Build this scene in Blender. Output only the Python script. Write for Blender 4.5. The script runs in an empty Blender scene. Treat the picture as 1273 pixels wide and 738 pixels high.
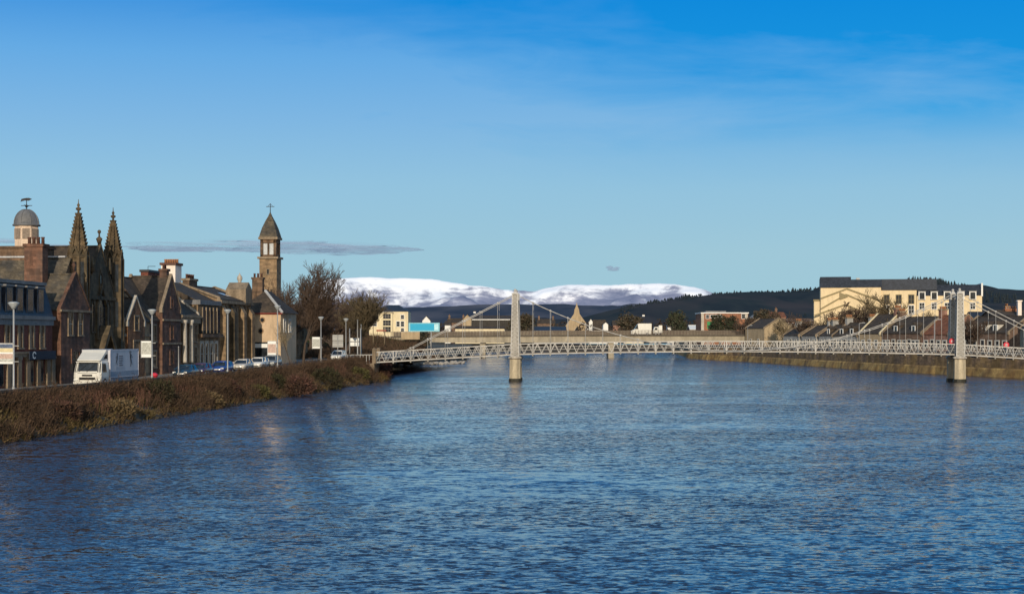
import bpy, math, random
from mathutils import Vector, Matrix, noise
R = math.radians
S = bpy.context.scene
COL = S.collection
H0 = 6.3          # eye height above the water
F = 1880.0        # focal length in photo pixels
CX, HY = 636.5, 418.0

# ------------------------------------------------------------------ helpers
class MB:
    """collects primitives of one part and links them as ONE mesh object"""
    def __init__(s, tf=None):
        s.v = []; s.f = []; s.tf = tf; s.sm = []
    def add(s, pts, faces, smooth=False):
        n = len(s.v)
        for p in pts:
            p = s.tf(*p) if s.tf else p
            s.v.append(tuple(p))
        for f in faces:
            s.f.append(tuple(n + i for i in f)); s.sm.append(smooth)
        return s
    def box(s, x0, x1, y0, y1, z0, z1):
        return s.add([(x0,y0,z0),(x1,y0,z0),(x1,y1,z0),(x0,y1,z0),(x0,y0,z1),(x1,y0,z1),(x1,y1,z1),(x0,y1,z1)],
              [(0,3,2,1),(4,5,6,7),(0,1,5,4),(1,2,6,5),(2,3,7,6),(3,0,4,7)])
    def frus(s, cx, cy, z0, z1, wx0, wy0, wx1, wy1):
        a,b,c,d = wx0/2,wy0/2,wx1/2,wy1/2
        return s.add([(cx-a,cy-b,z0),(cx+a,cy-b,z0),(cx+a,cy+b,z0),(cx-a,cy+b,z0),(cx-c,cy-d,z1),(cx+c,cy-d,z1),(cx+c,cy+d,z1),(cx-c,cy+d,z1)],
              [(0,3,2,1),(4,5,6,7),(0,1,5,4),(1,2,6,5),(2,3,7,6),(3,0,4,7)])
    def prism(s, poly, lo, hi, axis='x'):
        """poly: 2-D outline; axis x: poly is (y,z); y: (x,z); z: (x,y)"""
        n = len(poly)
        def P(a, q):
            return (a,q[0],q[1]) if axis=='x' else ((q[0],a,q[1]) if axis=='y' else (q[0],q[1],a))
        pts = [P(lo,q) for q in poly] + [P(hi,q) for q in poly]
        fs = [tuple(range(n))[::-1], tuple(range(n,2*n))] + [(i,(i+1)%n,n+(i+1)%n,n+i) for i in range(n)]
        return s.add(pts, fs)
    def tube(s, p0, p1, r0, r1=None, n=6, caps=True, smooth=True):
        r1 = r0 if r1 is None else r1
        p0 = Vector(p0); p1 = Vector(p1); d = p1-p0
        if d.length < 1e-6: return s
        d.normalize()
        a = d.cross(Vector((0,0,1)) if abs(d.z) < .9 else Vector((1,0,0))).normalized(); b = d.cross(a)
        pts = []
        for p, r in ((p0,r0),(p1,r1)):
            for i in range(n):
                t = 2*math.pi*i/n
                pts.append(p + a*(r*math.cos(t)) + b*(r*math.sin(t)))
        fs = [(i,(i+1)%n,n+(i+1)%n,n+i) for i in range(n)]
        s.add(pts, fs, smooth)
        if caps:
            m = len(s.v)-2*n
            s.f.append(tuple(m+i for i in range(n))[::-1]); s.sm.append(False)
            s.f.append(tuple(m+n+i for i in range(n))); s.sm.append(False)
        return s
    def bar(s, p0, p1, w, h=None):
        """rectangular bar"""
        h = h or w
        p0 = Vector(p0); p1 = Vector(p1); d = (p1-p0)
        if d.length < 1e-6: return s
        d.normalize()
        a = d.cross(Vector((0,0,1)) if abs(d.z) < .95 else Vector((0,1,0))).normalized()*w/2; b = d.cross(a).normalized()*h/2
        pts = [p0-a-b,p0+a-b,p0+a+b,p0-a+b,p1-a-b,p1+a-b,p1+a+b,p1-a+b]
        return s.add(pts, [(0,3,2,1),(4,5,6,7),(0,1,5,4),(1,2,6,5),(2,3,7,6),(3,0,4,7)])
    def lathe(s, prof, cx=0, cy=0, n=12, smooth=True, rot=0.0):
        pts = []
        for r,z in prof:
            for i in range(n):
                t = 2*math.pi*i/n + rot
                pts.append((cx+r*math.cos(t), cy+r*math.sin(t), z))
        fs = []
        for k in range(len(prof)-1):
            for i in range(n):
                fs.append((k*n+i, k*n+(i+1)%n, (k+1)*n+(i+1)%n, (k+1)*n+i))
        fs.append(tuple(range(n))[::-1]); fs.append(tuple((len(prof)-1)*n+i for i in range(n)))
        return s.add(pts, fs, smooth)
    def loft(s, secs, smooth=False, caps=True):
        n = len(secs[0]); pts = [p for q in secs for p in q]; fs = []
        for k in range(len(secs)-1):
            for i in range(n):
                fs.append((k*n+i, k*n+(i+1)%n, (k+1)*n+(i+1)%n, (k+1)*n+i))
        if caps:
            fs.append(tuple(range(n))[::-1]); fs.append(tuple((len(secs)-1)*n+i for i in range(n)))
        return s.add(pts, fs, smooth)
    def ball(s, c, r, n=8, m=5, sz=1.0):
        prof = [(max(.001,r*math.sin(math.pi*j/m)), c[2]-r*sz*math.cos(math.pi*j/m)) for j in range(m+1)]
        return s.lathe(prof, c[0], c[1], n)
    def build(s, name, mat, parent=None, loc=(0,0,0), rz=0.0):
        me = bpy.data.meshes.new(name)
        me.from_pydata(s.v, [], s.f)
        me.polygons.foreach_set('use_smooth', s.sm)
        me.materials.append(mat)
        me.update()
        o = bpy.data.objects.new(name, me); COL.objects.link(o)
        o.location = loc; o.rotation_euler = (0,0,rz)
        if parent: o.parent = parent
        return o

def tag(o, label=None, cat=None, group=None, kind=None):
    if label: o['label'] = label
    if cat: o['category'] = cat
    if group: o['group'] = group
    if kind: o['kind'] = kind
    return o
def thing(name, label, cat, loc=(0,0,0), rz=0.0, group=None):
    o = bpy.data.objects.new(name, None); COL.objects.link(o)
    o.location = loc; o.rotation_euler = (0,0,rz); o.empty_display_size = .5
    return tag(o, label, cat, group)
def copy_tree(o, parent=None):
    c = o.copy(); COL.objects.link(c); c.parent = parent
    for ch in list(o.children): copy_tree(ch, c)
    return c
def at(px, py, Y):
    return Vector(((px-CX)/F*Y, Y, H0+(HY-py)/F*Y))
def lerp(a,b,t): return a+(b-a)*t
def pw(tab, x):
    if x <= tab[0][0]: return tab[0][1]
    for (x0,y0),(x1,y1) in zip(tab, tab[1:]):
        if x <= x1: return lerp(y0,y1,(x-x0)/(x1-x0))
    return tab[-1][1]

# ------------------------------------------------------------------ materials
MATS = {}
def new_mat(name):
    m = bpy.data.materials.new(name); m.use_nodes = True
    nt = m.node_tree
    b = nt.nodes['Principled BSDF']
    return m, nt, b
def N(nt, t, **kw):
    n = nt.nodes.new(t)
    for k, v in kw.items(): setattr(n, k, v)
    return n
def math_n(nt, op, a, b=None, c=None):
    n = N(nt,'ShaderNodeMath',operation=op)
    for i,x in enumerate((a,b,c)):
        if x is None: continue
        if isinstance(x,(int,float)): n.inputs[i].default_value = x
        else: nt.links.new(x, n.inputs[i])
    return n.outputs[0]
def mix_n(nt, fac, a, b, blend='MIX'):
    n = N(nt,'ShaderNodeMix',data_type='RGBA',blend_type=blend)
    for i,x in ((0,fac),(6,a),(7,b)):
        if isinstance(x,(int,float)): n.inputs[i].default_value = x
        elif isinstance(x,tuple): n.inputs[i].default_value = (*x[:3],1)
        else: nt.links.new(x, n.inputs[i])
    return n.outputs[2]
def ramp_n(nt, fac, stops, interp='LINEAR'):
    n = N(nt,'ShaderNodeValToRGB'); cr = n.color_ramp; cr.interpolation = interp
    while len(cr.elements) < len(stops): cr.elements.new(.5)
    for e,(p,c) in zip(cr.elements, stops):
        e.position = p; e.color = (*c,1) if isinstance(c,tuple) else (c,c,c,1)
    if fac is not None: nt.links.new(fac, n.inputs[0])
    return n.outputs[0]
def noise_n(nt, vec, scale, detail=4, rough=.55, dist=0.0):
    n = N(nt,'ShaderNodeTexNoise')
    n.inputs['Scale'].default_value = scale; n.inputs['Detail'].default_value = detail
    n.inputs['Roughness'].default_value = rough; n.inputs['Distortion'].default_value = dist
    if vec is not None: nt.links.new(vec, n.inputs['Vector'])
    return n.outputs['Fac']
def vscale(nt, vec, sc):
    n = N(nt,'ShaderNodeVectorMath',operation='MULTIPLY'); nt.links.new(vec, n.inputs[0]); n.inputs[1].default_value = sc
    return n.outputs[0]

def M(name, col, rough=.85, var=.3, scale=1.5, col2=None, brick=None, bump=.02, streak=.35, metal=0.0, local=False, spec=.3, grime=None):
    """weathered surface: fine and coarse noise, vertical streaks, optional masonry courses"""
    m, nt, b = new_mat(name); MATS[name] = m
    L = nt.links
    if local: pos = N(nt,'ShaderNodeTexCoord').outputs['Object']
    else: pos = N(nt,'ShaderNodeNewGeometry').outputs['Position']
    f1 = noise_n(nt, pos, scale*4, 5, .65)
    f2 = noise_n(nt, vscale(nt,pos,(1,1,.22)), scale*.9, 4, .6)
    lo = tuple(c*(1-var) for c in col); hi = tuple(min(1,c*(1+var)) for c in col)
    c = ramp_n(nt, f1, [(.28,lo),(.72,hi)])
    if col2: c = mix_n(nt, ramp_n(nt, noise_n(nt,pos,scale*.5,4,.6), [(.42,0.0),(.62,1.0)]), c, col2)
    h = f1
    if brick:
        sep = N(nt,'ShaderNodeSeparateXYZ'); L.new(pos, sep.inputs[0])
        cb = N(nt,'ShaderNodeCombineXYZ'); L.new(math_n(nt,'ADD',sep.outputs[0],sep.outputs[1]), cb.inputs[0]); L.new(sep.outputs[2], cb.inputs[1])
        bt = N(nt,'ShaderNodeTexBrick'); L.new(cb.outputs[0], bt.inputs['Vector'])
        bt.inputs['Scale'].default_value = 1.0; bt.inputs['Brick Width'].default_value = brick[0]; bt.inputs['Row Height'].default_value = brick[1]
        bt.inputs['Mortar Size'].default_value = brick[2]; bt.inputs['Bias'].default_value = 0
        bt.inputs['Color1'].default_value = (.62,.62,.62,1); bt.inputs['Color2'].default_value = (1.25,1.22,1.18,1); bt.inputs['Mortar'].default_value = (.72,.7,.68,1)
        c = mix_n(nt, .85, c, bt.outputs['Color'], 'MULTIPLY')
    if streak:
        g = ramp_n(nt, f2, [(.33,1-streak),(.62,1.0)])
        c = mix_n(nt, 1.0, c, g, 'MULTIPLY')
    L.new(c, b.inputs['Base Color'])
    b.inputs['Roughness'].default_value = rough; b.inputs['Metallic'].default_value = metal
    b.inputs['Specular IOR Level'].default_value = spec
    if bump:
        bp = N(nt,'ShaderNodeBump'); bp.inputs['Strength'].default_value = .8; bp.inputs['Distance'].default_value = bump
        L.new(h, bp.inputs['Height']); L.new(bp.outputs[0], b.inputs['Normal'])
    return m
def G(name, col, rough=.08):
    m, nt, b = new_mat(name); MATS[name] = m
    pos = N(nt,'ShaderNodeNewGeometry').outputs['Position']
    f = noise_n(nt, pos, 1.7, 2)
    c = ramp_n(nt, f, [(.35,tuple(x*.4 for x in col)),(.7,tuple(x*1.6 for x in col))])
    nt.links.new(c, b.inputs['Base Color']); b.inputs['Roughness'].default_value = rough
    b.inputs['Specular IOR Level'].default_value = .5
    return m

sand   = M('sandstone_brown', (0.198,0.125,0.079), col2=(0.122,0.087,0.064), brick=(.75,.32,.012), streak=.55)
sandL  = M('sandstone_tan', (0.339,0.237,0.141), col2=(0.249,0.169,0.102), brick=(.8,.34,.012), streak=.5)
sandR  = M('sandstone_red', (0.188,0.097,0.065), col2=(0.119,0.074,0.057), brick=(.6,.28,.012), streak=.5)
sandG  = M('sandstone_green', (.155,.112,.066), col2=(.085,.068,.043), brick=(.7,.36,.012), streak=.6)
brickR = M('red_brick', (0.172,0.058,0.039), brick=(.24,.085,.01), streak=.35)
brickO = M('orange_brick', (.33,.15,.085), brick=(.24,.085,.01), streak=.3)
trimS  = M('dressed_stone', (0.270,0.206,0.141), brick=None, streak=.45)
trimL  = M('pale_stone', (.48,.43,.36), streak=.35)
slate  = M('slate', (.062,.047,.036), rough=.8, var=.45, brick=(.3,.2,.012), streak=.3, col2=(.085,.064,.045))
slateB = M('blue_slate', (0.030,0.037,0.054), rough=.5, var=.4, brick=(.3,.2,.012), streak=.3)
lichen = M('lichen_slate', (0.128,0.105,0.074), rough=.85, var=.45, brick=(.35,.22,.012), streak=.4, col2=(0.076,0.071,0.064))
lead   = M('lead', (.17,.17,.175), rough=.55, var=.2, streak=.35)
darkmt = M('dark_metal', (.025,.026,.03), rough=.5, var=.3, streak=0, bump=0)
white  = M('white_paint', (.75,.74,.71), rough=.6, var=.08, streak=.15, bump=.004)
cream  = M('cream_render', (.72,.62,.42), rough=.85, var=.1, streak=.2, bump=.006)
creamP = M('peach_render', (.60,.44,.29), rough=.85, var=.12, streak=.25, bump=.006)
yellow = M('yellow_render', (.73,.585,.37), rough=.85, var=.08, streak=.15, bump=.006)
olive  = M('olive_trim', (.27,.22,.12), rough=.8, var=.15, streak=.1)
conc   = M('concrete', (.52,.44,.31), rough=.9, var=.18, streak=.4)
concG  = M('beige_concrete', (.36,.315,.24), rough=.9, var=.15, streak=.35, scale=.6)
algae  = M('algae_stone', (.032,.03,.02), rough=.6, var=.4, streak=.3)
bridgeW= M('bridge_paint', (.47,.455,.43), rough=.55, var=.1, streak=.25, bump=.003)
bridgeG= M('pylon_paint', (.33,.31,.275), rough=.6, var=.14, streak=.4, bump=.004)
galv   = M('galvanised_steel', (.36,.36,.355), rough=.5, var=.12, streak=.2, bump=0, metal=.2)
asph   = M('asphalt', (.05,.05,.052), var=.25, streak=0, scale=.7)
pave   = M('paving', (.22,.21,.19), var=.2, brick=None, streak=0)
kerbm  = M('kerb_stone', (.28,.27,.25), var=.2, streak=0)
bark   = M('bark', (.075,.055,.042), var=.4, scale=3, streak=0)
twig   = M('twigs', (.095,.064,.046), var=.35, scale=1, streak=0, bump=0)
twigG  = M('olive_twigs', (.125,.095,.055), var=.35, scale=1, streak=0, bump=0)
twigP  = M('pale_twigs', (.27,.21,.13), var=.3, scale=1, streak=0, bump=0)
leafD  = M('dark_leaves', (.035,.045,.022), var=.5, scale=1.2, streak=0, bump=0, col2=(.055,.045,.03))
leafB  = M('brown_leaves', (.075,.055,.035), var=.5, scale=1.0, streak=0, bump=0, col2=(.045,.045,.028))
pot    = M('clay', (.42,.20,.10), var=.2, streak=.2)
potD   = M('dark_clay', (.12,.06,.045), var=.2, streak=.2)
chimW  = M('limewash', (.80,.70,.62), var=.08, streak=.12)
glassD = G('window_glass', (.02,.024,.03), .1)
glassB = G('blue_window_glass', (.012,.02,.04), .1)
black  = M('black_rubber', (.012,.012,.013), rough=.8, var=.2, streak=0, bump=0)
signG  = M('grey_sign_back', (.36,.36,.35), rough=.5, var=.06, streak=.1, bump=0)
signW  = M('white_sign', (.78,.78,.75), rough=.5, var=.05, streak=.08, bump=0)
signT  = M('tan_sign', (.55,.40,.28), rough=.5, var=.25, streak=0, bump=0)
teal   = M('teal_board', (.0,.33,.55), rough=.5, var=.06, streak=0, bump=0)
redm   = M('red_paint', (.55,.03,.05), rough=.4, var=.1, streak=0, bump=0)
green  = M('green_sheet', (.02,.25,.07), rough=.5, var=.2, streak=.2)
brownr = M('brown_rail', (.12,.085,.065), rough=.6, var=.2, streak=.1)

def car_paint(name, col):
    m, nt, b = new_mat(name)
    pos = N(nt,'ShaderNodeTexCoord').outputs['Object']
    f = noise_n(nt, pos, 3, 3)
    nt.links.new(ramp_n(nt,f,[(.3,tuple(c*.85 for c in col)),(.7,col)]), b.inputs['Base Color'])
    b.inputs['Roughness'].default_value = .28; b.inputs['Coat Weight'].default_value = .6; b.inputs['Coat Roughness'].default_value = .08
    return m

# ------------------------------------------------------------------ camera, sun, sky
cam = bpy.data.cameras.new('camera'); co = bpy.data.objects.new('camera', cam); COL.objects.link(co)
co.location = (0,0,H0); co.rotation_euler = (R(90),0,0)
cam.sensor_width = 36; cam.lens = F/1273*36; cam.shift_y = (HY-369)/1273
cam.clip_start = .5; cam.clip_end = 80000
S.camera = co
SUN_EL, SUN_AZ = 17.0, 182.5        # azimuth clockwise from +Y: straight behind the viewer
sv = Vector((math.sin(R(SUN_AZ))*math.cos(R(SUN_EL)), math.cos(R(SUN_AZ))*math.cos(R(SUN_EL)), math.sin(R(SUN_EL))))
sl = bpy.data.lights.new('sun','SUN'); so = bpy.data.objects.new('sun', sl); COL.objects.link(so)
sl.energy = 3.6; sl.angle = R(.5); sl.color = (1,.86,.66)
so.rotation_euler = sv.to_track_quat('Z','Y').to_euler(); so.location = sv*100

w = bpy.data.worlds.new('World'); S.world = w; w.use_nodes = True
nt = w.node_tree; bg = nt.nodes['Background']
sky = N(nt,'ShaderNodeTexSky',sky_type='NISHITA'); sky.sun_disc = False
sky.sun_elevation = R(SUN_EL); sky.sun_rotation = R(SUN_AZ)
sky.air_density = 1.0; sky.dust_density = .6; sky.ozone_density = 3.0
tc = N(nt,'ShaderNodeTexCoord').outputs['Generated']
sp = N(nt,'ShaderNodeSeparateXYZ'); nt.links.new(tc, sp.inputs[0])
el = sp.outputs[2]
def srgb(*c): return tuple(((v/255+.055)/1.055)**2.4 if v>10 else v/255/12.92 for v in c)
def dk10(*c): return tuple(v*10 for v in srgb(*c))
def ramp10(stops):
    r_ = ramp_n(nt, el, [(p,srgb(*c)) for p,c in stops]); 
    return mix_n(nt,1.0,r_,(10,10,10),'MULTIPLY')
clear = ramp10([(0,(160,200,214)),(.055,(158,199,216)),(.095,(146,194,221)),(.12,(124,184,224)),(.145,(62,163,226)),(.17,(16,148,222)),(.22,(0,136,219)),(.25,(36,130,206)),(.32,(76,136,198)),(.6,(84,136,182)),(1,(80,126,170))])
hazy = ramp10([(0,(160,200,214)),(.055,(156,198,216)),(.10,(146,194,222)),(.14,(126,182,226)),(.18,(100,170,228)),(.217,(58,146,222)),(.25,(52,136,210)),(.32,(78,136,198)),(.6,(84,136,182)),(1,(80,126,170))])
# thin high veil, whiter towards the left
skew_ = N(nt,'ShaderNodeMapping'); skew_.inputs['Rotation'].default_value = (0,R(-17),0); skew_.inputs['Scale'].default_value = (1.0,1.0,4.2); nt.links.new(tc, skew_.inputs['Vector'])
veil = noise_n(nt, skew_.outputs[0], 2.6, 6, .56, .7)
wisp = noise_n(nt, skew_.outputs[0], 7.5, 6, .62, .9)
lr = math_n(nt,'MULTIPLY_ADD', sp.outputs[0], -3.4, .74)
vf = math_n(nt,'ADD', math_n(nt,'ADD', math_n(nt,'MULTIPLY_ADD', veil, 3.4, -1.6), math_n(nt,'MULTIPLY_ADD', wisp, 1.1, -.5)), lr)
vf = math_n(nt,'SUBTRACT', vf, math_n(nt,'MULTIPLY', math_n(nt,'MAXIMUM',math_n(nt,'SUBTRACT',el,.172),0.0), 16.0))
n_ = N(nt,'ShaderNodeClamp'); nt.links.new(vf, n_.inputs[0])
fwd = mix_n(nt, n_.outputs[0], clear, hazy)
# unseen half of the sky round the low sun, paled and warmed as fill light
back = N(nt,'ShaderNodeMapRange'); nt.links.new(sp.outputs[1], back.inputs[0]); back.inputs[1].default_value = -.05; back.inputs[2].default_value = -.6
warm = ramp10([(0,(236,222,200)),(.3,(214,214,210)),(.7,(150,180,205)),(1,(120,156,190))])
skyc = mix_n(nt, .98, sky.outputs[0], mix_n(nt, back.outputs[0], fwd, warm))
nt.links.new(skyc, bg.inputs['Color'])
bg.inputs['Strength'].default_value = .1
S.view_settings.view_transform = 'Standard'; S.view_settings.look = 'None'; S.view_settings.exposure = 0
S.cycles.max_bounces = 5; S.cycles.transparent_max_bounces = 8
# ------------------------------------------------------------------ river
wm, nt, b = new_mat('river_water')
pos = N(nt,'ShaderNodeNewGeometry').outputs['Position']
def slope_noise(sc, detail, rough, dist, vs):
    n = N(nt,'ShaderNodeTexNoise'); n.inputs['Scale'].default_value = sc; n.inputs['Detail'].default_value = detail
    n.inputs['Roughness'].default_value = rough; n.inputs['Distortion'].default_value = dist
    nt.links.new(vscale(nt,pos,vs), n.inputs['Vector'])
    v = N(nt,'ShaderNodeVectorMath',operation='SUBTRACT'); nt.links.new(n.outputs['Color'], v.inputs[0]); v.inputs[1].default_value = (.5,.5,.5)
    return v.outputs[0]
def vmul(v, k):
    n = N(nt,'ShaderNodeVectorMath',operation='MULTIPLY'); nt.links.new(v, n.inputs[0])
    if isinstance(k, tuple): n.inputs[1].default_value = k
    else: nt.links.new(k, n.inputs[1])
    return n.outputs[0]
def vadd(a, b_):
    n = N(nt,'ShaderNodeVectorMath',operation='ADD'); nt.links.new(a, n.inputs[0])
    if isinstance(b_, tuple): n.inputs[1].default_value = b_
    else: nt.links.new(b_, n.inputs[1])
    return n.outputs[0]
# the slopes of wind ripples (small), chop (middle) and swirls of the current (large)
gn = noise_n(nt, vscale(nt,pos,(.45,1,1)), .085, 5, .6, .8)
gust = ramp_n(nt, gn, [(.30,.28),(.50,.9),(.68,1.65)])
r1 = vmul(vmul(slope_noise(4.6,6,.72,.5,(.58,1,1)), (1.7,2.3,0)), gust)
r2 = vmul(slope_noise(1.0,4,.6,.9,(.48,1,1)), (.5,.6,0))
tilt = N(nt,'ShaderNodeCombineXYZ'); tilt.inputs[2].default_value = 1
nt.links.new(ramp_n(nt, gn, [(.30,.0),(.70,.05)]), tilt.inputs[1])
flip = N(nt,'ShaderNodeVectorMath',operation='MULTIPLY'); nt.links.new(tilt.outputs[0], flip.inputs[0]); flip.inputs[1].default_value = (1,-1,1)
nv = vadd(vadd(r1, r2), flip.outputs[0])   # the wind steepens the upstream faces of the ripples
# far sides of the ripples lie hidden behind their crests at this low angle: keep the faces one sees
sy = N(nt,'ShaderNodeSeparateXYZ'); nt.links.new(nv, sy.inputs[0])
cyz = N(nt,'ShaderNodeCombineXYZ'); nt.links.new(sy.outputs[0], cyz.inputs[0]); 
pz = N(nt,'ShaderNodeSeparateXYZ'); nt.links.new(pos, pz.inputs[0])
chop = N(nt,'ShaderNodeMapRange'); nt.links.new(pz.outputs[1], chop.inputs[0]); chop.inputs[1].default_value = 38; chop.inputs[2].default_value = 115; chop.inputs[3].default_value = .21; chop.inputs[4].default_value = .03
ym = math_n(nt,'MINIMUM',sy.outputs[1],math_n(nt,'MULTIPLY_ADD',sy.outputs[1],chop.outputs[0],-.006))
yn = math_n(nt,'MINIMUM',ym,0.0)
nt.links.new(math_n(nt,'SUBTRACT',ym,math_n(nt,'MULTIPLY',math_n(nt,'MULTIPLY',yn,yn),2.2)), cyz.inputs[1]); nt.links.new(sy.outputs[2], cyz.inputs[2])
nn = N(nt,'ShaderNodeVectorMath',operation='NORMALIZE'); nt.links.new(cyz.outputs[0], nn.inputs[0])
nt.links.new(nn.outputs[0], b.inputs['Normal'])
b.inputs['Base Color'].default_value = (.013,.016,.033,1); b.inputs['Roughness'].default_value = .05; b.inputs['IOR'].default_value = 1.55
tag(MB().add([(-45,-80,0),(140,-80,0),(140,640,0),(-45,640,0)],[(0,1,2,3)]).build('river', wm), kind='structure')

# ------------------------------------------------------------------ left-bank frame: s along the street, off inland from the water's edge
OX, OY = -30.4, 90.0
UX, UY = .0956, .9954
NX, NY = -.9954, .0956
RZ = math.atan2(UY, UX)
def LP(s, off, z=0.0): return Vector((OX+s*UX+off*NX, OY+s*UY+off*NY, z))
def fs(px, off):
    k = (px-CX)/F
    return (k*(OY+off*NY)-OX-off*NX)/(UX-k*UY)
def zs(py, s, off): return H0+(HY-py)/F*(OY+s*UY+off*NY)
def gz(s): return pw([(60,1.8),(132,2.65),(230,2.9),(330,3.0)], s)

# ground: one sheet, with the channel of the river left open
def bank_x(Y): return pw([(-80,108),(150,92),(215,81),(234,76.4),(252,72.8),(271,69.7),(309,66),(332,64),(359,61.8),(390,58.8),(414,53),(440,52),(620,66)], Y)
left_line = [(-170,3.4),(-40,3.4),(60,3.4),(95,3.4),(118,3.4),(129,3.2)]
lv = []
for s,o in left_line:
    p = LP(s,o); lv.append((p.x,p.y,gz(s)-.03))
lv += [(-30,236,2.7),(-32,280,2.4),(-29,312,1.6),(-22,335,.9),(-14,360,1.4),(-12,400,2.4),(-14,470,2.9),(-16,620,2.9)]
gm, nt, b = new_mat('town_ground')
pos = N(nt,'ShaderNodeNewGeometry').outputs['Position']
f = noise_n(nt,pos,.05,5,.6); f2 = noise_n(nt,pos,1.2,4)
c = ramp_n(nt,f,[(.35,(.045,.05,.028)),(.5,(.075,.066,.045)),(.65,(.05,.042,.034))])
nt.links.new(mix_n(nt,.6,c,ramp_n(nt,f2,[(.3,.5),(.7,1.3)]),'MULTIPLY'), b.inputs['Base Color']); b.inputs['Roughness'].default_value = .95
g = MB()
pts = []; fc = []
for (x,y,z) in lv: pts += [(x,y,z),(-9000,y,z)]
n = len(lv)
fc += [(2*i,2*i+2,2*i+3,2*i+1) for i in range(n-1)]
o0 = len(pts)
rl = [(y_,0) for y_ in (-80,150,215,234,252,271,309,332,359,390,414,440,620)]
for (y,_) in rl: pts += [(bank_x(y)+.35,y,3.35),(9000,y,3.35)]
fc += [(o0+2*i,o0+2*i+1,o0+2*i+3,o0+2*i+2) for i in range(len(rl)-1)]
o1 = len(pts)
pts += [(-9000,620,2.9),(9000,620,3.35),(30000,30000,3),(-30000,30000,3)]
fc += [(2*(n-1)+1, 2*(n-1), o0+2*12, o0+2*12+1, o1+2, o1+3)]
tag(g.add(pts,fc).build('ground', gm), kind='structure')

# river bank slope on the left, with rubble toe
bm_, nt, b = new_mat('bank_earth')
pos = N(nt,'ShaderNodeNewGeometry').outputs['Position']
f = noise_n(nt,pos,1.3,6,.7); f2 = noise_n(nt,pos,.25,4,.6)
c = ramp_n(nt,f,[(.3,(.022,.015,.011)),(.55,(.06,.042,.027)),(.75,(.10,.075,.04))])
c = mix_n(nt,ramp_n(nt,f2,[(.45,0.0),(.65,.7)]),c,(.055,.05,.02))
nt.links.new(c,b.inputs['Base Color']); b.inputs['Roughness'].default_value = .95
sl_ = MB(); rows = 200; cols = 14
def slope_pt(s, t):
    o = lerp(-.5,3.5,t); z = lerp(-.35, gz(s)+.05, t**.8)
    p = LP(s,o); v = Vector((p.x*.5,p.y*.5,z*.8))
    d = noise.fractal(v,.6,2.0,4)*.45*math.sin(math.pi*min(1,t*1.05))
    ed = noise.noise(Vector((s*.25,7,3)))*.5*(1-t)
    if s > 127:                                   # the bank rounds inland past the footbridge
        k = min(1,(s-127)/26); o += 11*k*k*(1-.25*t)
    p = LP(s,o+d*.4-ed); return (p.x,p.y,z+d*.5)
pts = [slope_pt(lerp(-60,185,i/rows), j/cols) for i in range(rows+1) for j in range(cols+1)]
fc = [(i*(cols+1)+j,i*(cols+1)+j+1,(i+1)*(cols+1)+j+1,(i+1)*(cols+1)+j) for i in range(rows) for j in range(cols)]
tag(sl_.add(pts,fc,True).build('river_bank', bm_), kind='structure')

# beyond the footbridge: gravel spit and low bank
grav = M('gravel', (.20,.165,.125), var=.5, scale=1.2, streak=0, bump=.05)
sp_ = MB(); pts = []; fc = []
spit = [(-27,262,1.5),(-29.5,285,1.4),(-29.5,305,1.2),(-27,322,.8),(-21,333,.6),(-14.5,341,.3),(-11.5,352,.3),(-11,380,.5),(-12,420,.7),(-12,470,.9),(-14,625,.9)]
for k,(x,y,zh) in enumerate(spit):
    wv = 1.0*math.sin(k*2.1)
    pts += [(x+1.5+wv,y-2,-.4),(x-3+wv,y+1,zh*.55),(x-9,y+4,2.75)]
n = len(spit)
fc = [(3*i+j,3*i+3+j,3*i+4+j,3*i+1+j) for i in range(n-1) for j in range(2)]
tag(sp_.add(pts,fc).build('gravel_shore', grav), kind='structure')
rng = random.Random(4)
def rock(cx, cy, cz, r, seed):
    m = MB(); rr = random.Random(seed); n=7; prof=[]
    secs=[]
    for j in range(5):
        ph = math.pi*(j+.3)/4.6
        secs.append([(cx+r*math.sin(ph)*math.cos(2*math.pi*i/n)*rr.uniform(.75,1.2), cy+r*math.sin(ph)*math.sin(2*math.pi*i/n)*rr.uniform(.75,1.2), cz-r*.6*math.cos(ph)*rr.uniform(.85,1.1)) for i in range(n)])
    return m.loft(secs)
rs = MB()
for i in range(150):
    k = rng.random()*5; i0 = int(k); a = spit[min(i0+1,8)]; c_ = spit[min(i0+2,9)]; t = k-i0
    rr = rock(lerp(a[0],c_[0],t)+rng.uniform(-2,1.3), lerp(a[1],c_[1],t)+rng.uniform(-2,1), rng.uniform(.1,.45), rng.uniform(.2,.6), i)
    rs.add(rr.v, rr.f)
tag(rs.build('shore_stones', M('pale_boulders',(.36,.33,.29),var=.4,streak=.2)), 'scatter of pale boulders along the gravel shore beyond the footbridge', 'stones', kind='stuff')

# road, pavements, kerb along the left bank (sheets each a little above the one below)
def strip(name, mat, o0, o1, dz, s0=-60, s1=235, thick=None):
    m = MB(); ss = [s0+(s1-s0)*i/40 for i in range(41)]
    if thick is None:
        pts=[]; 
        for s in ss: pts += [tuple(LP(s,o0,gz(s)+dz)), tuple(LP(s,o1,gz(s)+dz))]
        m.add(pts,[(2*i,2*i+2,2*i+3,2*i+1) for i in range(40)])
    else:
        secs=[[tuple(LP(s,o0,gz(s)+dz-thick)),tuple(LP(s,o1,gz(s)+dz-thick)),tuple(LP(s,o1,gz(s)+dz)),tuple(LP(s,o0,gz(s)+dz))] for s in ss]
        m.loft(secs)
    return tag(m.build(name, mat), kind='structure')
strip('road', asph, 6.0, 12.6, .0)
strip('pavement', pave, 3.75, 5.85, .12, thick=.15)
strip('kerb', kerbm, 5.852, 6.0, .125, thick=.16)
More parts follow.
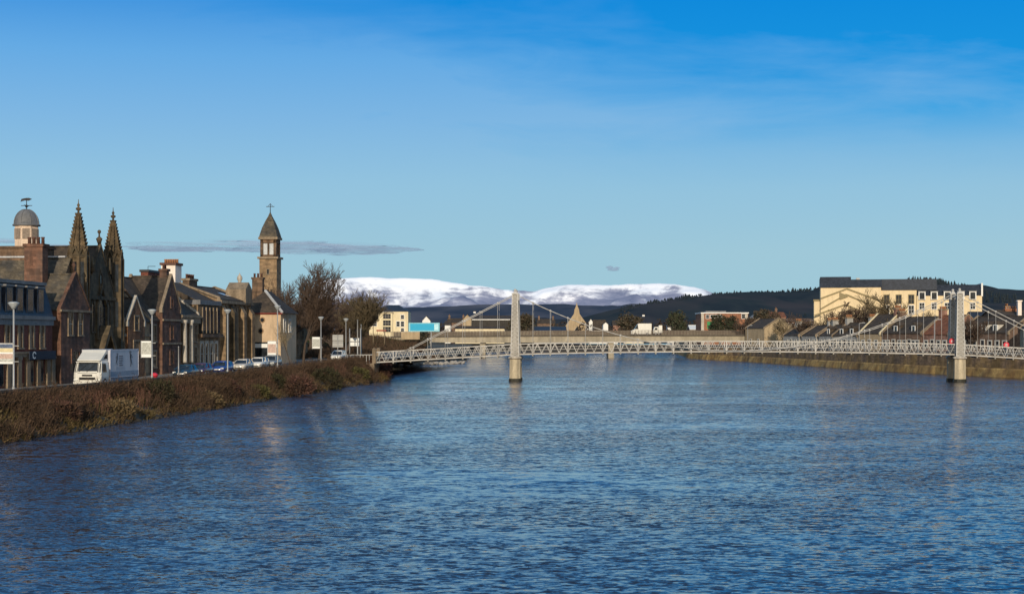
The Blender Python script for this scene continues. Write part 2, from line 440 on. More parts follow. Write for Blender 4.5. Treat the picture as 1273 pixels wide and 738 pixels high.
strip('pavement', pave, 12.752, 15.98, .12, thick=.15)
strip('kerb', kerbm, 12.602, 12.75, .125, thick=.16)
lm = MB()
for i in range(40):
    s = -40+i*6; lm.add([tuple(LP(s,9.22,gz(s)+.006)),tuple(LP(s+2.4,9.22,gz(s+2.4)+.006)),tuple(LP(s+2.4,9.34,gz(s+2.4)+.006)),tuple(LP(s,9.34,gz(s)+.006))],[(0,1,2,3)])
tag(lm.build('road_marking', white), kind='structure')

# parapet wall of the left embankment
wl = MB(); ss = [-60+i*4 for i in range(47)]
secs = [[tuple(LP(s,3.38,gz(s)-2.4)),tuple(LP(s,3.74,gz(s)-2.4)),tuple(LP(s,3.74,2.66)),tuple(LP(s,3.38,2.66))] for s in ss]
wroot = thing('parapet_wall','low brown stone parapet wall along the riverside street above the scrubby bank','wall', LP(-60,3.5,0))
def rel(m, root):
    m.v = [(x-root.location.x,y-root.location.y,z-root.location.z) for x,y,z in m.v]; return m
rel(wl.loft(secs), wroot).build('wall', sand, wroot)
cp = MB().loft([[tuple(LP(s,3.32,2.66)),tuple(LP(s,3.80,2.66)),tuple(LP(s,3.80,2.80)),tuple(LP(s,3.32,2.80))] for s in ss])
rel(cp, wroot).build('coping', M('weathered_coping',(.12,.095,.07),streak=.3,col2=(.07,.06,.045)), wroot)

# right embankment wall (river side), with algae foot
ys = [-80,60,150,215,234,252,271,309,332,359,390,414,440,500,560,620]
mossw = M('mossy_river_wall', (.25,.165,.10), col2=(.32,.20,.08), var=.5, brick=(.8,.3,.015), streak=.55, scale=.6)
rroot = thing('river_wall','stone river wall with a mossy brown foot along the right bank','wall',(60,296,0))
m = MB().loft([[(bank_x(y)-.25,y,-.5),(bank_x(y)+.34,y,-.5),(bank_x(y)+.34,y,3.3),(bank_x(y),y,3.3)] for y in ys]); rel(m,rroot).build('wall', mossw, rroot)
m = MB().loft([[(bank_x(y)-.9-.3*math.sin(y),y,-.5),(bank_x(y)-.26,y,-.5),(bank_x(y)-.24,y,1.35),(bank_x(y)-.45,y,1.1)] for y in [-80+4.2*i for i in range(165)]])
rel(m,rroot).build('mossy_foot', M('moss',(.46,.29,.10),col2=(.22,.13,.05),var=.5,streak=.4,scale=.8,bump=.06), rroot)
m = MB().loft([[(bank_x(y)-.06,y,3.3),(bank_x(y)+.42,y,3.3),(bank_x(y)+.42,y,3.5),(bank_x(y)-.06,y,3.5)] for y in ys]); rel(m,rroot).build('coping', trimS, rroot)
m = MB()
y = 150
while y < 420:
    m.box(bank_x(y)+.1,bank_x(y)+.16,y-.03,y+.03,3.5,4.45); y += 2
for z in (3.9,4.4):
    yy = [150+6*i for i in range(46)]
    for q,r_ in zip(yy,yy[1:]): m.bar((bank_x(q)+.13,q,z),(bank_x(r_)+.13,r_,z),.05)
rel(m,rroot).build('railing', brownr, rroot)
m = MB(); yy=[-80,150,215,234,252,271,309,359]
m.add([p for y in yy for p in ((bank_x(y)+2.2,y,3.36),(bank_x(y)+8.2,y,3.36))],[(2*i,2*i+1,2*i+3,2*i+2) for i in range(7)])
tag(m.build('riverside_road', asph), kind='structure')

# ------------------------------------------------------------------ suspension footbridge
A0 = Vector((.45,212.5,0)); A1 = Vector((61.9,209.4,0))
e = (A1-A0).normalized(); nb = Vector((-e.y,e.x,0))
if nb.y < 0: nb = -nb
SP = (A1-A0).length; WB = 3.2
brz = math.atan2(e.y,e.x)
br = thing('suspension_footbridge','long pale suspension footbridge with lattice towers and triangulated truss parapets across the river','footbridge',A0,brz)
# local: x along the bridge, y downstream, z up
XL, XR = -19.8, SP+22
def dk(x):
    if 0 <= x <= SP: return 3.82+.42*(1-((x-SP/2)/(SP/2))**2)
    return 3.82-1.15*((-x if x<0 else x-SP)/20.0)
PN = 25; pl = SP/PN
nodes = [i*pl for i in range(-8,PN+9)]
nodes = [x for x in nodes if XL-.2 <= x <= XR+.2]
TH = 1.38
m = MB().loft([[(x,.12,dk(x)-.02),(x,WB-.12,dk(x)-.02),(x,WB-.12,dk(x)+.10),(x,.12,dk(x)+.10)] for x in nodes]); m.build('deck', M('deck_boards',(.16,.13,.10),var=.3), br)
m = MB()
for x in nodes: m.box(x-.09,x+.09,-.1,WB+.1,dk(x)-.34,dk(x)-.022)
tag(m.build('cross_beams', bridgeG, br), kind='stuff')
for yy in (0.0, WB):
    t = MB()
    for x,x2 in zip(nodes,nodes[1:]):
        z0,z1 = dk(x),dk(x2)
        q = [lerp(x,x2,k/4) for k in range(5)]; zb=[dk(v)+.02 for v in q]; zt=[dk(v)+TH-.05 for v in q]
        t.bar((q[0],yy,zb[0]),(q[1],yy,zt[1]),.056); t.bar((q[1],yy,zt[1]),(q[2],yy,zb[2]),.056)
        t.bar((q[2],yy,zb[2]),(q[3],yy,zt[3]),.056); t.bar((q[3],yy,zt[3]),(q[4],yy,zb[4]),.056)
    tr = t.build('truss', bridgeW, br)
    c = MB()
    for x,x2 in zip(nodes,nodes[1:]):
        c.bar((x,yy,dk(x)-.06),(x2,yy,dk(x2)-.06),.12,.14); c.bar((x,yy,dk(x)+TH),(x2,yy,dk(x2)+TH),.12,.12)
        c.bar((x,yy+.02,dk(x)+.52),(x2,yy+.02,dk(x2)+.52),.03); c.bar((x,yy+.02,dk(x)+.9),(x2,yy+.02,dk(x2)+.9),.03)
    c.build('chord', bridgeW, tr)
    for x in nodes:
        MB().box(x-.065,x+.065,yy-.085,yy+.085,dk(x)-.18,dk(x)+TH+.08).build('post', bridgeW, tr)
    # wire mesh infill behind the diagonals, as fine real bars
TOP = 12.2
for xx in (0.0, SP):
    for yy in (-.35, WB+.35):
        z0 = 3.55; 
        tw = MB()
        def hw(z): return lerp(.56,.36,(z-z0)/(TOP-z0))
        tw.frus(xx,yy,z0,TOP,2*hw(z0)-.16,2*hw(z0)-.16,2*hw(TOP)-.16,2*hw(TOP)-.16)
        w_ = tw.build('tower', bridgeG, br)
        l = MB()
        for sx in (-1,1):
            for sy in (-1,1):
                l.bar((xx+sx*hw(z0),yy+sy*hw(z0),z0),(xx+sx*hw(TOP),yy+sy*hw(TOP),TOP),.12)
        nz = 15
        for k in range(nz):
            za,zb_ = lerp(z0,TOP,k/nz),lerp(z0,TOP,(k+1)/nz); a_,b_ = hw(za)-.01,hw(zb_)-.01
            for sy in (-1,1):
                l.bar((xx-a_,yy+sy*a_,za),(xx+b_,yy+sy*b_,zb_),.055); l.bar((xx+a_,yy+sy*a_,za),(xx-b_,yy+sy*b_,zb_),.055)
                l.bar((xx-a_,yy+sy*a_,za),(xx+a_,yy+sy*a_,za),.06)
                l.bar((xx+sy*a_,yy-a_,za),(xx+sy*b_,yy+b_,zb_),.055); l.bar((xx+sy*a_,yy+a_,za),(xx+sy*b_,yy-b_,zb_),.055)
                l.bar((xx+sy*a_,yy-a_,za),(xx+sy*a_,yy+a_,za),.06)
        l.build('lattice', bridgeW, w_)
        cpm = MB().box(xx-.48,xx+.48,yy-.48,yy+.48,TOP,TOP+.16); cpm.frus(xx,yy,TOP+.16,TOP+.42,.6,.6,.3,.3); cpm.ball((xx,yy,TOP+.58),.2)
        cpm.build('cap', bridgeW, w_)
        pr = MB().lathe([(.86,-1.5),(.84,0.1),(.80,3.1)],xx,yy,8,False,math.pi/8)
        p_ = pr.build('pier', conc, br)
        MB().lathe([(.72,3.102),(.98,3.25),(.98,3.42),(.75,3.548)],xx,yy,8,False,math.pi/8).build('pier_cap', trimL, p_)
        MB().lathe([(.93,-1.6),(.94,.05),(.88,.42)],xx,yy,10,False,math.pi/10).build('tide_mark', algae, p_)
    MB().box(xx-.14,xx+.14,.04,WB-.04,TOP-.5,TOP-.1).bar((xx,.1,TOP-1.6),(xx,WB/2,TOP-.5),.12).bar((xx,WB-.1,TOP-1.6),(xx,WB/2,TOP-.5),.12).build('cross_beam', bridgeW, br)
def cab(x):
    if 0<=x<=SP:
        t=(x-SP/2)/(SP/2); return lerp(dk(SP/2)+.05, TOP+.05, t*t)
    d = -x if x<0 else x-SP
    return lerp(TOP+.05, dk(-16.5)+.9, d/16.5)
for yy in (-.35, WB+.35):
    m = MB(); xs=[-16.5,0]+[SP*i/50 for i in range(1,50)]+[SP,SP+16.5]
    for x,x2 in zip(xs,xs[1:]): m.tube((x,yy,cab(x)),(x2,yy,cab(x2)),.055,n=6)
    m.build('cable', bridgeW, br)
    for x in nodes:
        if abs(x)<.5 or abs(x-SP)<.5 or x<-15 or x>SP+15: continue
        if cab(x) < dk(x)+TH+.15: continue
        hm = MB().tube((x,yy,dk(x)),(x,yy,cab(x)),.024,n=5); hm.ball((x,yy,cab(x)),.15,6,4)
        hm.build('hanger', bridgeW, br)
# left abutment
ab = thing('bridge_abutment','stone abutment with square gate pillars at the left end of the footbridge','abutment',A0+e*XL,brz)
m = MB().box(-4,0,-.9,WB+.9,-3-.2+2.6,dk(XL)-.2); m.box(-7,-4.002,-2.2,-.5,-.6,2.2); m.prism([(-4,2.2),(-1,.9),(-1,.2),(-4,.2)],-1.9,-.92,'y')
m.build('masonry', trimS, ab)
for yy in (-.55,WB+.55):
    q = MB().box(-.3,.2,yy-.25,yy+.25,dk(XL)-.198,dk(XL)+1.75).build('pillar', trimS, ab)
    MB().frus(-.05,yy,dk(XL)+1.752,dk(XL)+2.0,.66,.66,.2,.2).build('pillar_cap', trimS, q)
for yy in (.2,WB-.2):
    m = MB()
    for k in range(5): m.box(-4+k*.9,-3.92+k*.9,yy-.04,yy+.04,dk(XL)-.198,dk(XL)+1.0)
    m.bar((-4,yy,dk(XL)+1),(-.46,yy,dk(XL)+1),.07)
    m.build('handrail', galv, ab)


# far bank where the river swings out of sight below the road bridge
m = MB(); pts = []; n = 60
for i in range(n+1):
    x = lerp(-30,80,i/n)
    for t in range(5):
        y = 606+t*4.2; z = -.4+t*.86
        pts.append((x, y+1.5*noise.noise(Vector((x*.2,t,1))), z+.4*noise.noise(Vector((x*.4,t*2,5)))*(t<4)))
tag(m.add(pts,[(i*5+j,(i+1)*5+j,(i+1)*5+j+1,i*5+j+1) for i in range(n) for j in range(4)]).build('far_bank', bm_), kind='structure')
# raised embankment carrying the road up to the bridge on the left
m = MB(); pts = []; 
def emb(i,j):
    x = lerp(-66,-20,i/40); k = j/12
    crest = pw([(-66,3.0),(-58,7.0),(-44,7.6),(-38,7.0),(-31,6.0),(-20,4.2)],x)
    y = lerp(300,372,k); base = pw([(-66,2.7),(-32,2.6),(-24,1.0),(-20,.6)],x)
    z = lerp(base,crest,min(1,k*1.25)**.9)
    return (x,y,z+.25*noise.noise(Vector((x*.3,y*.2,2))))
pts=[emb(i,j) for i in range(41) for j in range(13)]
em_mat,nt,b=new_mat('embankment_turf')
pos=N(nt,'ShaderNodeNewGeometry').outputs['Position']
f=noise_n(nt,pos,.5,6,.65); f2=noise_n(nt,pos,.12,3,.5)
c=ramp_n(nt,f,[(.3,(.035,.025,.016)),(.55,(.07,.05,.03)),(.75,(.10,.075,.045))])
sx=N(nt,'ShaderNodeSeparateXYZ'); nt.links.new(pos,sx.inputs[0])
gmask=math_n(nt,'MULTIPLY',ramp_n(nt,math_n(nt,'MULTIPLY_ADD',sx.outputs[2],.1,0.0),[(.36,0.0),(.5,1.0)]),ramp_n(nt,f2,[(.35,0.0),(.5,1.0)]))
nt.links.new(mix_n(nt,gmask,c,(.045,.07,.02)),b.inputs['Base Color']); b.inputs['Roughness'].default_value=1; b.inputs['Specular IOR Level'].default_value=0
tag(m.add(pts,[(i*13+j,(i+1)*13+j,(i+1)*13+j+1,i*13+j+1) for i in range(40) for j in range(12)],True).build('embankment', em_mat), kind='structure')
# ------------------------------------------------------------------ street frame buildings on the left bank
FO = 16.0
class Bld:
    """a building in the street frame; local x = along the street, y = inland, z = above its own ground"""
    def __init__(s, name, label, px0, off=FO, cat='building', group=None, z=None):
        s.off = off; s.s0 = fs(px0, off); s.g = gz(s.s0) if z is None else z
        s.root = thing(name, label, cat, LP(s.s0, off, s.g), RZ, group)
    def A(s, px, b=0.0): return fs(px, s.off+b)-s.s0
    def Bp(s, px, a):
        k=(px-CX)/F; q=s.s0+a
        return (k*(OY+q*UY)-OX-q*UX)/(NX-k*NY)-s.off
    def Z(s, py, a=0.0, b=0.0): return zs(py, s.s0+a, s.off+b)-s.g
def place_fn(face, a=0.0, b=0.0):
    """t along the face, o outwards, z up"""
    if face == 'street': return lambda t,o,z: (a+t, b-o, z)
    if face == 'near': return lambda t,o,z: (a-o, b+t, z)
    if face == 'far': return lambda t,o,z: (a+o, b+t, z)
def window(root, face, a, b, z, w, h, frame, glass=None, sur=.14, proud=.09, mull=1, trans=1, sill=True, arch=False, bars=None):
    f = place_fn(face,a,b); glass = glass or glassD
    m = MB(f)
    m.box(-w/2-sur,-w/2,-.02,proud,z,z+h); m.box(w/2,w/2+sur,-.02,proud,z,z+h)
    if arch:
        pts=[(-w/2-sur,z+h),(-w/2,z+h),(0,z+h+w*.8),(w/2,z+h),(w/2+sur,z+h),(0,z+h+w*.8+sur*1.6)]
        m.prism([(p[0],p[1]) for p in (pts[0],pts[1],pts[2],pts[5])],-.02,proud,'y'); m.prism([(p[0],p[1]) for p in (pts[2],pts[3],pts[4],pts[5])],-.02,proud,'y')
    else: m.box(-w/2-sur,w/2+sur,-.02,proud,z+h,z+h+sur*1.2)
    if sill: m.box(-w/2-sur-.06,w/2+sur+.06,-.02,proud+.06,z-.14,z)
    wo = m.build('window', frame, root)
    p = MB(f)
    p.prism([(-w/2,z),(w/2,z),(w/2,z+h)]+([(0,z+h+w*.8)] if arch else [])+[(-w/2,z+h)],.003,.02,'y')
    p.build('pane', glass, wo)
    q = MB(f)
    for k in range(mull): 
        x = -w/2+w*(k+1)/(mull+1); q.box(x-.03,x+.03,.022,.055,z,z+h)
    for k in range(trans):
        zz = z+h*(k+1)/(trans+1); q.box(-w/2,w/2,.024,.05,zz-.03,zz+.03)
    if mull or trans: q.build('sash', bars or frame, wo)
    return wo
def chimney(root, x, y, z0, z1, lx, ly, mat, pots=3, potm=None, along='x', band=None, ph=.6):
    c = MB().box(x-lx/2,x+lx/2,y-ly/2,y+ly/2,z0,z1).build('chimney', mat, root)
    MB().box(x-lx/2-.12,x+lx/2+.12,y-ly/2-.12,y+ly/2+.12,z1+.002,z1+.28).build('chimney_cap', band or mat, c)
    for k in range(pots):
        t = (k+.5)/pots-.5
        px_, py_ = (x+t*lx, y) if along=='x' else (x, y+t*ly)
        MB().lathe([(.17,z1+.282),(.15,z1+.28+ph*.8),(.19,z1+.28+ph*.85),(.18,z1+.28+ph)],px_,py_,8).build('chimney_pot', potm or pot, c)
    return c
def gable(root, a0, a1, b0, b1, ze, zr, wall, roof, ridge='x', over=.25, skew=None, z0=0.0, rname='roof', wname='wall', th=.16):
    """walls with a pitched roof; ridge along local x or y"""
    if ridge == 'x':
        c=(b0+b1)/2; wm_=MB().prism([(b0,z0),(b1,z0),(b1,ze),(c,zr),(b0,ze)],a0,a1,'x'); sl=(zr-ze)/((b1-b0)/2)
        rm=MB()
        for sg,bb in ((-1,b0),(1,b1)):
            e0=bb+sg*over; ez=ze-over*sl
            rm.prism([(e0,ez+.004),(c,zr+.004),(c,zr+th),(e0,ez+th)],a0-(0 if skew else over),a1+(0 if skew else over),'x')
        rm.box(a0,a1,c-.12,c+.12,zr+th-.05,zr+th+.08)
    else:
        c=(a0+a1)/2; wm_=MB().prism([(a0,z0),(a1,z0),(a1,ze),(c,zr),(a0,ze)],b0,b1,'y'); sl=(zr-ze)/((a1-a0)/2)
        rm=MB()
        for sg,aa in ((-1,a0),(1,a1)):
            e0=aa+sg*over; ez=ze-over*sl
            rm.prism([(e0,ez+.004),(c,zr+.004),(c,zr+th),(e0,ez+th)],b0-(0 if skew else over),b1+(0 if skew else over),'y')
        rm.box(c-.12,c+.12,b0,b1,zr+th-.05,zr+th+.08)
    w_=wm_.build(wname, wall, root); r_=rm.build(rname, roof, root)
    if skew:
        if ridge=='x':
            for aa in (a0,a1):
                sm=MB(); lo,hi=(aa-.06,aa+.28) if aa==a0 else (aa-.28,aa+.06)
                for bb,sg in ((b0,-1),(b1,1)):
                    sm.prism([(bb+sg*.15,ze-.15*sl+th+.002),(c,zr+th+.002),(c,zr+th+.28),(bb+sg*.15,ze-.15*sl+th+.25)],lo,hi,'x')
                    sm.box(lo+.001,hi-.001,bb-.22,bb+.22,ze-.3,ze+.2)
                sm.build('gable_coping', skew, root)
        else:
            for bb in (b0,b1):
                sm=MB(); lo,hi=(bb-.06,bb+.28) if bb==b0 else (bb-.28,bb+.06)
                for aa,sg in ((a0,-1),(a1,1)):
                    sm.prism([(aa+sg*.15,ze-.15*sl+th+.002),(c,zr+th+.002),(c,zr+th+.28),(aa+sg*.15,ze-.15*sl+th+.25)],lo,hi,'y')
                    sm.box(aa-.22,aa+.22,lo+.001,hi-.001,ze-.3,ze+.2)
                sm.build('gable_coping', skew, root)
    return w_, r_

# ---- A: brick block with mansard attic and shopfront
B = Bld('brick_building','red brick block with dark slate mansard attic above a stone shopfront, at the left edge',-34)
B.root['category']='building'
L1 = B.A(65); zc = B.Z(397,L1*.7); zsf = B.Z(441,L1*.7); zm = B.Z(353,L1*.7)
MB().box(0,L1,0,9,0,zc).build('wall', brickR, B.root)
MB().box(-.1,L1+.1,-.28,9.1,zc+.002,zc+.32).box(-.1,L1+.06,-.12,0-.002,zc-.5,zc).build('cornice', lead, B.root)
MB().prism([(-.1,zc+.32),(9,zc+.32),(8,zm),(.75,zm)],0,L1,'x').build('mansard_roof', slateB, B.root)
MB().box(-.05,L1+.05,.55,8.2,zm+.002,zm+.3).build('roof_edge', lead, B.root)
for px in (-22,-8,9,25,39,52):
    a = B.A(px)
    window(B.root,'street',a,0,B.Z(432,a),.62,B.Z(405,a)-B.Z(432,a),trimS,sur=.28,mull=0,trans=1)
for px in (-20,-4,11,24,37,50):
    a = B.A(px); z0=zc+.75; z1=zm-.45
    d = MB().box(a-.75,a+.75,-.06,.9,z0-.15,z1+.12).build('dormer', slateB, B.root)
    MB().box(a-.85,a+.85,-.16,.92,z1+.122,z1+.28).build('dormer_roof', lead, d)
    MB().box(a-.55,a+.55,-.085,-.062,z0,z1).build('dormer_pane', glassB, d)
m = MB()
for px in (-30,-12,9,22,33,46,58,64):
    a=B.A(px); m.box(a-.38,a+.38,-.22,-.002,0,zsf-.4); m.box(a-.48,a+.48,-.26,-.002,zsf-.402,zsf-.15); m.box(a-.46,a+.46,-.26,-.002,0,.5)
m.box(0,L1,-.24,-.002,zsf-.148,zsf+.12); m.box(0,L1,-.34,-.002,zsf+.122,zsf+.3)
m.build('stone_shopfront', trimS, B.root)
for p0,p1 in ((-28,-14),(-10,7),(11,20),(24,31),(35,44),(48,56)):
    a0,a1=B.A(p0)+.42,B.A(p1)-.42
    if a1-a0>.5: MB().box(a0-.05,a1+.05,-.03,-.004,.3,zsf-.5).build('shop_window', glassD, B.root)
a0,a1=B.A(31),B.A(64)
MB().box(a0,a1,-.42,-.345,zsf-.42,zsf+.34).build('shop_sign', M('navy_board',(.03,.037,.055),streak=.1,bump=0), B.root)
rg=MB(); ca=B.A(37); cz=zsf-.02; n=14
for k in range(n):
    t0=math.radians(20+300*k/n); t1=math.radians(20+300*(k+1)/n)
    rg.add([(ca+r*math.cos(t)*1.25,-.43,cz+r*math.sin(t)) for r in (.21,.33) for t in (t0,t1)],[(0,1,3,2)])
rg.build('sign_emblem', signW, B.root)

# ---- long hall behind it with big slate roof, red brick chimney, louvred cupola with dome
B = Bld('slate_roofed_hall','tall stone hall behind the brick block with broad lichened roof and domed louvred cupola',62,17.2,cat='building')
ze=B.Z(393,0,0); zr=B.Z(322.5,4.6,4); by=B.Bp(33,4.6)
gable(B.root,0,9.2,0,22,ze,zr,sand,lichen,'y',.2)
MB().box(4.35,4.85,.3,21.5,zr+.17,zr+.32).build('ridge_lead', M('pale_lead',(.42,.43,.45),streak=.2,bump=0), B.root)
bx_ = 5.9; by=B.Bp(33,bx_); bz0=zr-1.5; bz1=B.Z(309.5,bx_,by)
cb = MB().box(bx_-1.5,bx_+1.6,by-2.1,by+2.2,bz0,bz1).box(bx_-1.65,bx_+1.75,by-2.25,by+2.35,bz1+.002,bz1+.2).build('cupola_base', sand, B.root)
lz1 = B.Z(281,bx_,by); dz1=B.Z(262,bx_,by); rad=1.15
cu = MB().lathe([(rad,bz1+.2),(rad,lz1)],bx_,by,8,False,math.pi/8+.35).build('cupola', M('cupola_paint',(.66,.51,.39),streak=.2), B.root)
lv_ = MB()
for k in range(8):
    t = 2*math.pi*k/8+.35+math.pi/4
    for j in range(8):
        z = lerp(bz1+1.0,lz1-.35,j/7); rr=rad*math.cos(math.pi/8)+.03; hw_=.33
        c=Vector((bx_+rr*math.cos(t),by+rr*math.sin(t),z)); d=Vector((-math.sin(t),math.cos(t),0))
        lv_.bar(c-d*hw_,c+d*hw_,.06,.13)
tag(lv_.build('louvres', M('louvre_brown',(.24,.19,.15),streak=.1,bump=0), cu), kind='stuff')  # slats in a darker brown than the cupola paint
dp=[(rad+.16,lz1+.002),(rad+.16,lz1+.14)]+[((rad+.05)*math.cos(t),lz1+.16+(dz1-lz1)*math.sin(t)) for t in [i*math.pi/2/8 for i in range(8)]]+[(.1,dz1+.15)]
do=MB().lathe(dp,bx_,by,16).build('dome', lead, B.root)
rb=MB()
for k in range(8):
    t=2*math.pi*k/8+.35+math.pi/8
    for i in range(7):
        q0,q1=i*math.pi/2/8,(i+1)*math.pi/2/8
        P=lambda q:(bx_+(rad+.07)*math.cos(q)*math.cos(t),by+(rad+.07)*math.cos(q)*math.sin(t),lz1+.16+(dz1-lz1)*math.sin(q))
        rb.bar(P(q0),P(q1),.07)
rb.build('dome_rib', lead, do)
vz=B.Z(246,bx_,by)
v=MB().tube((bx_,by,dz1),(bx_,by,vz),.05,.035).ball((bx_,by,dz1+.45),.15).bar((bx_-.55,by,vz-.75),(bx_+.55,by,vz-.75),.06).bar((bx_,by-.55,vz-.75),(bx_,by+.55,vz-.75),.06)
v.prism([(by-.55,vz-.12),(by-.2,vz-.28),(by+.2,vz-.25),(by+.6,vz-.36),(by+.5,vz-.1),(by+.15,vz-.02),(by-.25,vz)],bx_-.03,bx_+.03,'x')
v.build('weathervane', darkmt, B.root)
cy_=B.Bp(45,1.2); chimney(B.root,1.2,cy_,ze+.6,B.Z(307,1.2,cy_),1.3,1.75,sandR,4,potD,'y',sandR,.65)
# ---- B: reddish gabled house beside the church
B = Bld('gabled_house','brown sandstone house with steep pointed gable and paired narrow windows, left of the spires',66)
L1=B.A(108); a0=B.A(72); ze=B.Z(386,L1*.6); zr=B.Z(343,L1*.6)
MB().box(.2,L1,.9,1.15,0,ze-1).build('side_wall', sandR, B.root)
gable(B.root,a0,L1,-.3,3.2,ze,zr,sandR,lichen,'y',.1,skew=sandR)
ac=(a0+L1)/2
for t in (-1.35,1.1):
    window(B.root,'street',ac+t,-.3,B.Z(416,ac),.85,B.Z(389,ac)-B.Z(416,ac),trimS,sur=.22,mull=1,trans=1,bars=trimL)
window(B.root,'street',ac-.1,-.3,B.Z(456,ac),1.7,B.Z(437,ac)-B.Z(456,ac),sandR,sur=.25,mull=2,trans=1,bars=trimS)
MB().box(a0-.3,L1+.2,-.5,-.302,ze-.15,ze+.05).build('string_course', trimS, B.root)
MB().box(0,.5,.55,.918,0,B.Z(392)).build('quoin_strip', trimS, B.root)
MB().lathe([(.12,zr+.3),(.1,zr+.8),(.24,zr+1.0),(.05,zr+1.35)],ac,-.1,6).build('finial', sandR, B.root)
# ---- C: church front with two crocketed spires
B = Bld('church','gothic church front with two tall crocketed octagonal spires flanking a steep gable',90, cat='church')
aL=B.A(100,.6); aR=B.A(143,.6); ac=(aL+aR)/2
def spire(a, b, ptop, psh, rad):
    z1=B.Z(ptop,a,b); z0=B.Z(psh,a,b)
    tw=MB().lathe([(rad*1.12,0),(rad*1.12,5.2),(rad,5.5),(rad,z0-.2)],a,b,8,False,math.pi/8)
    t_=tw.build('turret', sandG, B.root)
    bt=MB()
    for k in range(8):
        t=2*math.pi*k/8+math.pi/8; c=Vector((a+rad*1.02*math.cos(t),b+rad*1.02*math.sin(t),0))
        bt.bar(c+Vector((0,0,1)),c+Vector((0,0,z0)),.26)
        t2=t+math.pi/8; c2=Vector((a+rad*.95*math.cos(t2),b+rad*.95*math.sin(t2),0)); d=Vector((-math.sin(t2),math.cos(t2),0))
        for zz in (z0-2.2,z0-4.6):
            pass
        bt.bar(c2-d*.42+Vector((0,0,z0-.1)),c2+Vector((0,0,z0+.9)),.16); bt.bar(c2+d*.42+Vector((0,0,z0-.1)),c2+Vector((0,0,z0+.9)),.16)
    bt.build('shaft', sandG, t_)
    sl_=MB()
    for k in range(8):
        t2=2*math.pi*k/8; d=Vector((-math.sin(t2),math.cos(t2),0)); o=Vector((math.cos(t2),math.sin(t2),0)); c2=Vector((a,b,0))+o*(rad*.925+.012)
        for zb,zt in ((z0-3.4,z0-.6),(z0-7.2,z0-4.4)):
            q=[c2-d*.17+Vector((0,0,zb)),c2+d*.17+Vector((0,0,zb)),c2+d*.17+Vector((0,0,zt)),c2-d*.17+Vector((0,0,zt))]
            sl_.add(q,[(0,1,2,3)])
    sl_.build('lancet', glassD, t_)
    MB().lathe([(rad*1.1,z0-.2),(rad*1.16,z0),(rad*1.0,z0+.12)],a,b,8,False,math.pi/8).build('turret_cornice', sandG, t_)
    st=MB().lathe([(rad*.92,z0+.12),(rad*.11,z1-1.0)],a,b,8,False,math.pi/8).build('spire', sandG, B.root)
    ck=MB(); nz=11
    for k in range(8):
        t=2*math.pi*k/8+math.pi/8
        for j in range(nz):
            f=(j+.5)/nz; z=lerp(z0+.3,z1-1.1,f); r=lerp(rad*.92,rad*.11,f)+.05
            ck.frus(a+r*math.cos(t),b+r*math.sin(t),z-.12,z+.2,.12,.12,.25,.25)
    tag(ck.build('crocket', sandG, st), kind='stuff')
    fn=MB().lathe([(.11,z1-1.02),(.10,z1-.85),(.27,z1-.72),(.27,z1-.6),(.08,z1-.5),(.15,z1-.32),(.14,z1-.25),(.05,z1-.15),(.03,z1+.25)],a,b,8).build('finial', sandG, st)
spire(aL,.8,251,318,.94); spire(aR,.8,261,322,.94)
zr=B.Z(308,ac,.6); ze=B.Z(352,ac,.6)
gable(B.root,aL+.7,aR-.7,.35,26,ze-1.5,zr,sandG,slate,'y',.0,skew=sandG)
zf=B.Z(288,ac)
MB().tube((ac,.5,zr),(ac,.5,zf),.13,.08,8).ball((ac,.5,zf),.2).box(ac-.4,ac+.4,.42,.58,zf-1.1,zf-.85).lathe([(.16,zr+.4),(.34,zr+.9),(.12,zr+1.1)],ac,.5,8).build('gable_finial', sandG, B.root)
for sg in (-1,1):
    MB().tube((ac+sg*2.4,.3,ze+1.0),(ac+sg*2.4,.3,ze+2.6),.3,.08,6).build('pinnacle', sandG, B.root)
window(B.root,'street',ac,.35,B.Z(420,ac),2.4,B.Z(382,ac)-B.Z(420,ac),sandG,sur=.3,mull=3,trans=2,arch=True,proud=.25)
window(B.root,'street',ac,.35,B.Z(358,ac),.5,1.2,sandG,sur=.2,mull=0,trans=0,arch=True)
for sg in (-1,1): window(B.root,'street',ac+sg*2.2,.35,B.Z(412,ac),.6,2.6,sandG,sur=.2,mull=0,trans=0,arch=True)
d=MB().prism([(ac-1.7,0),(ac-1.7,3.4),(ac,5.6),(ac+1.7,3.4),(ac+1.7,0),(ac+1.2,0),(ac+1.2,3.2),(ac,4.7),(ac-1.2,3.2),(ac-1.2,0)],-.7,.34,'y').build('porch', sandG, B.root)
MB().box(ac-1.15,ac+1.15,.1,.3,0,3.2).build('door', M('oak_door',(.05,.03,.02)), d)
MB().box(aL+1,aR-1,.1,.345,ze-1.65,ze-1.3).build('string_course', sandG, B.root)
# ---- D: low house behind the truck with flat dormer front
B = Bld('stone_house','low slate-roofed stone house with carved gable, just right of the right-hand spire',152)
L1=B.A(186); ze=B.Z(398,L1*.5); zr=B.Z(349,L1*.5,4.5)
gable(B.root,0,L1,0,9,ze,zr,sandL,slate,'x',.2,skew=trimS)
ac=L1*.42
gable(B.root,ac-2.6,ac+2.6,-.25,3.2,B.Z(402,ac),B.Z(372,ac),M('rusty_stone',(.24,.12,.06),brick=(.5,.25,.01),streak=.5),slate,'y',.12,skew=trimL)
window(B.root,'street',ac,-.25,B.Z(440,ac),1.8,B.Z(424,ac)-B.Z(440,ac),trimS,mull=3,trans=0)
window(B.root,'street',ac,-.25,B.Z(410,ac),1.2,1.4,trimS,mull=1)
a=L1-2.2; window(B.root,'street',a,0,B.Z(416,a),.9,1.4,trimS); window(B.root,'street',a,0,1.0,.9,1.5,trimS)
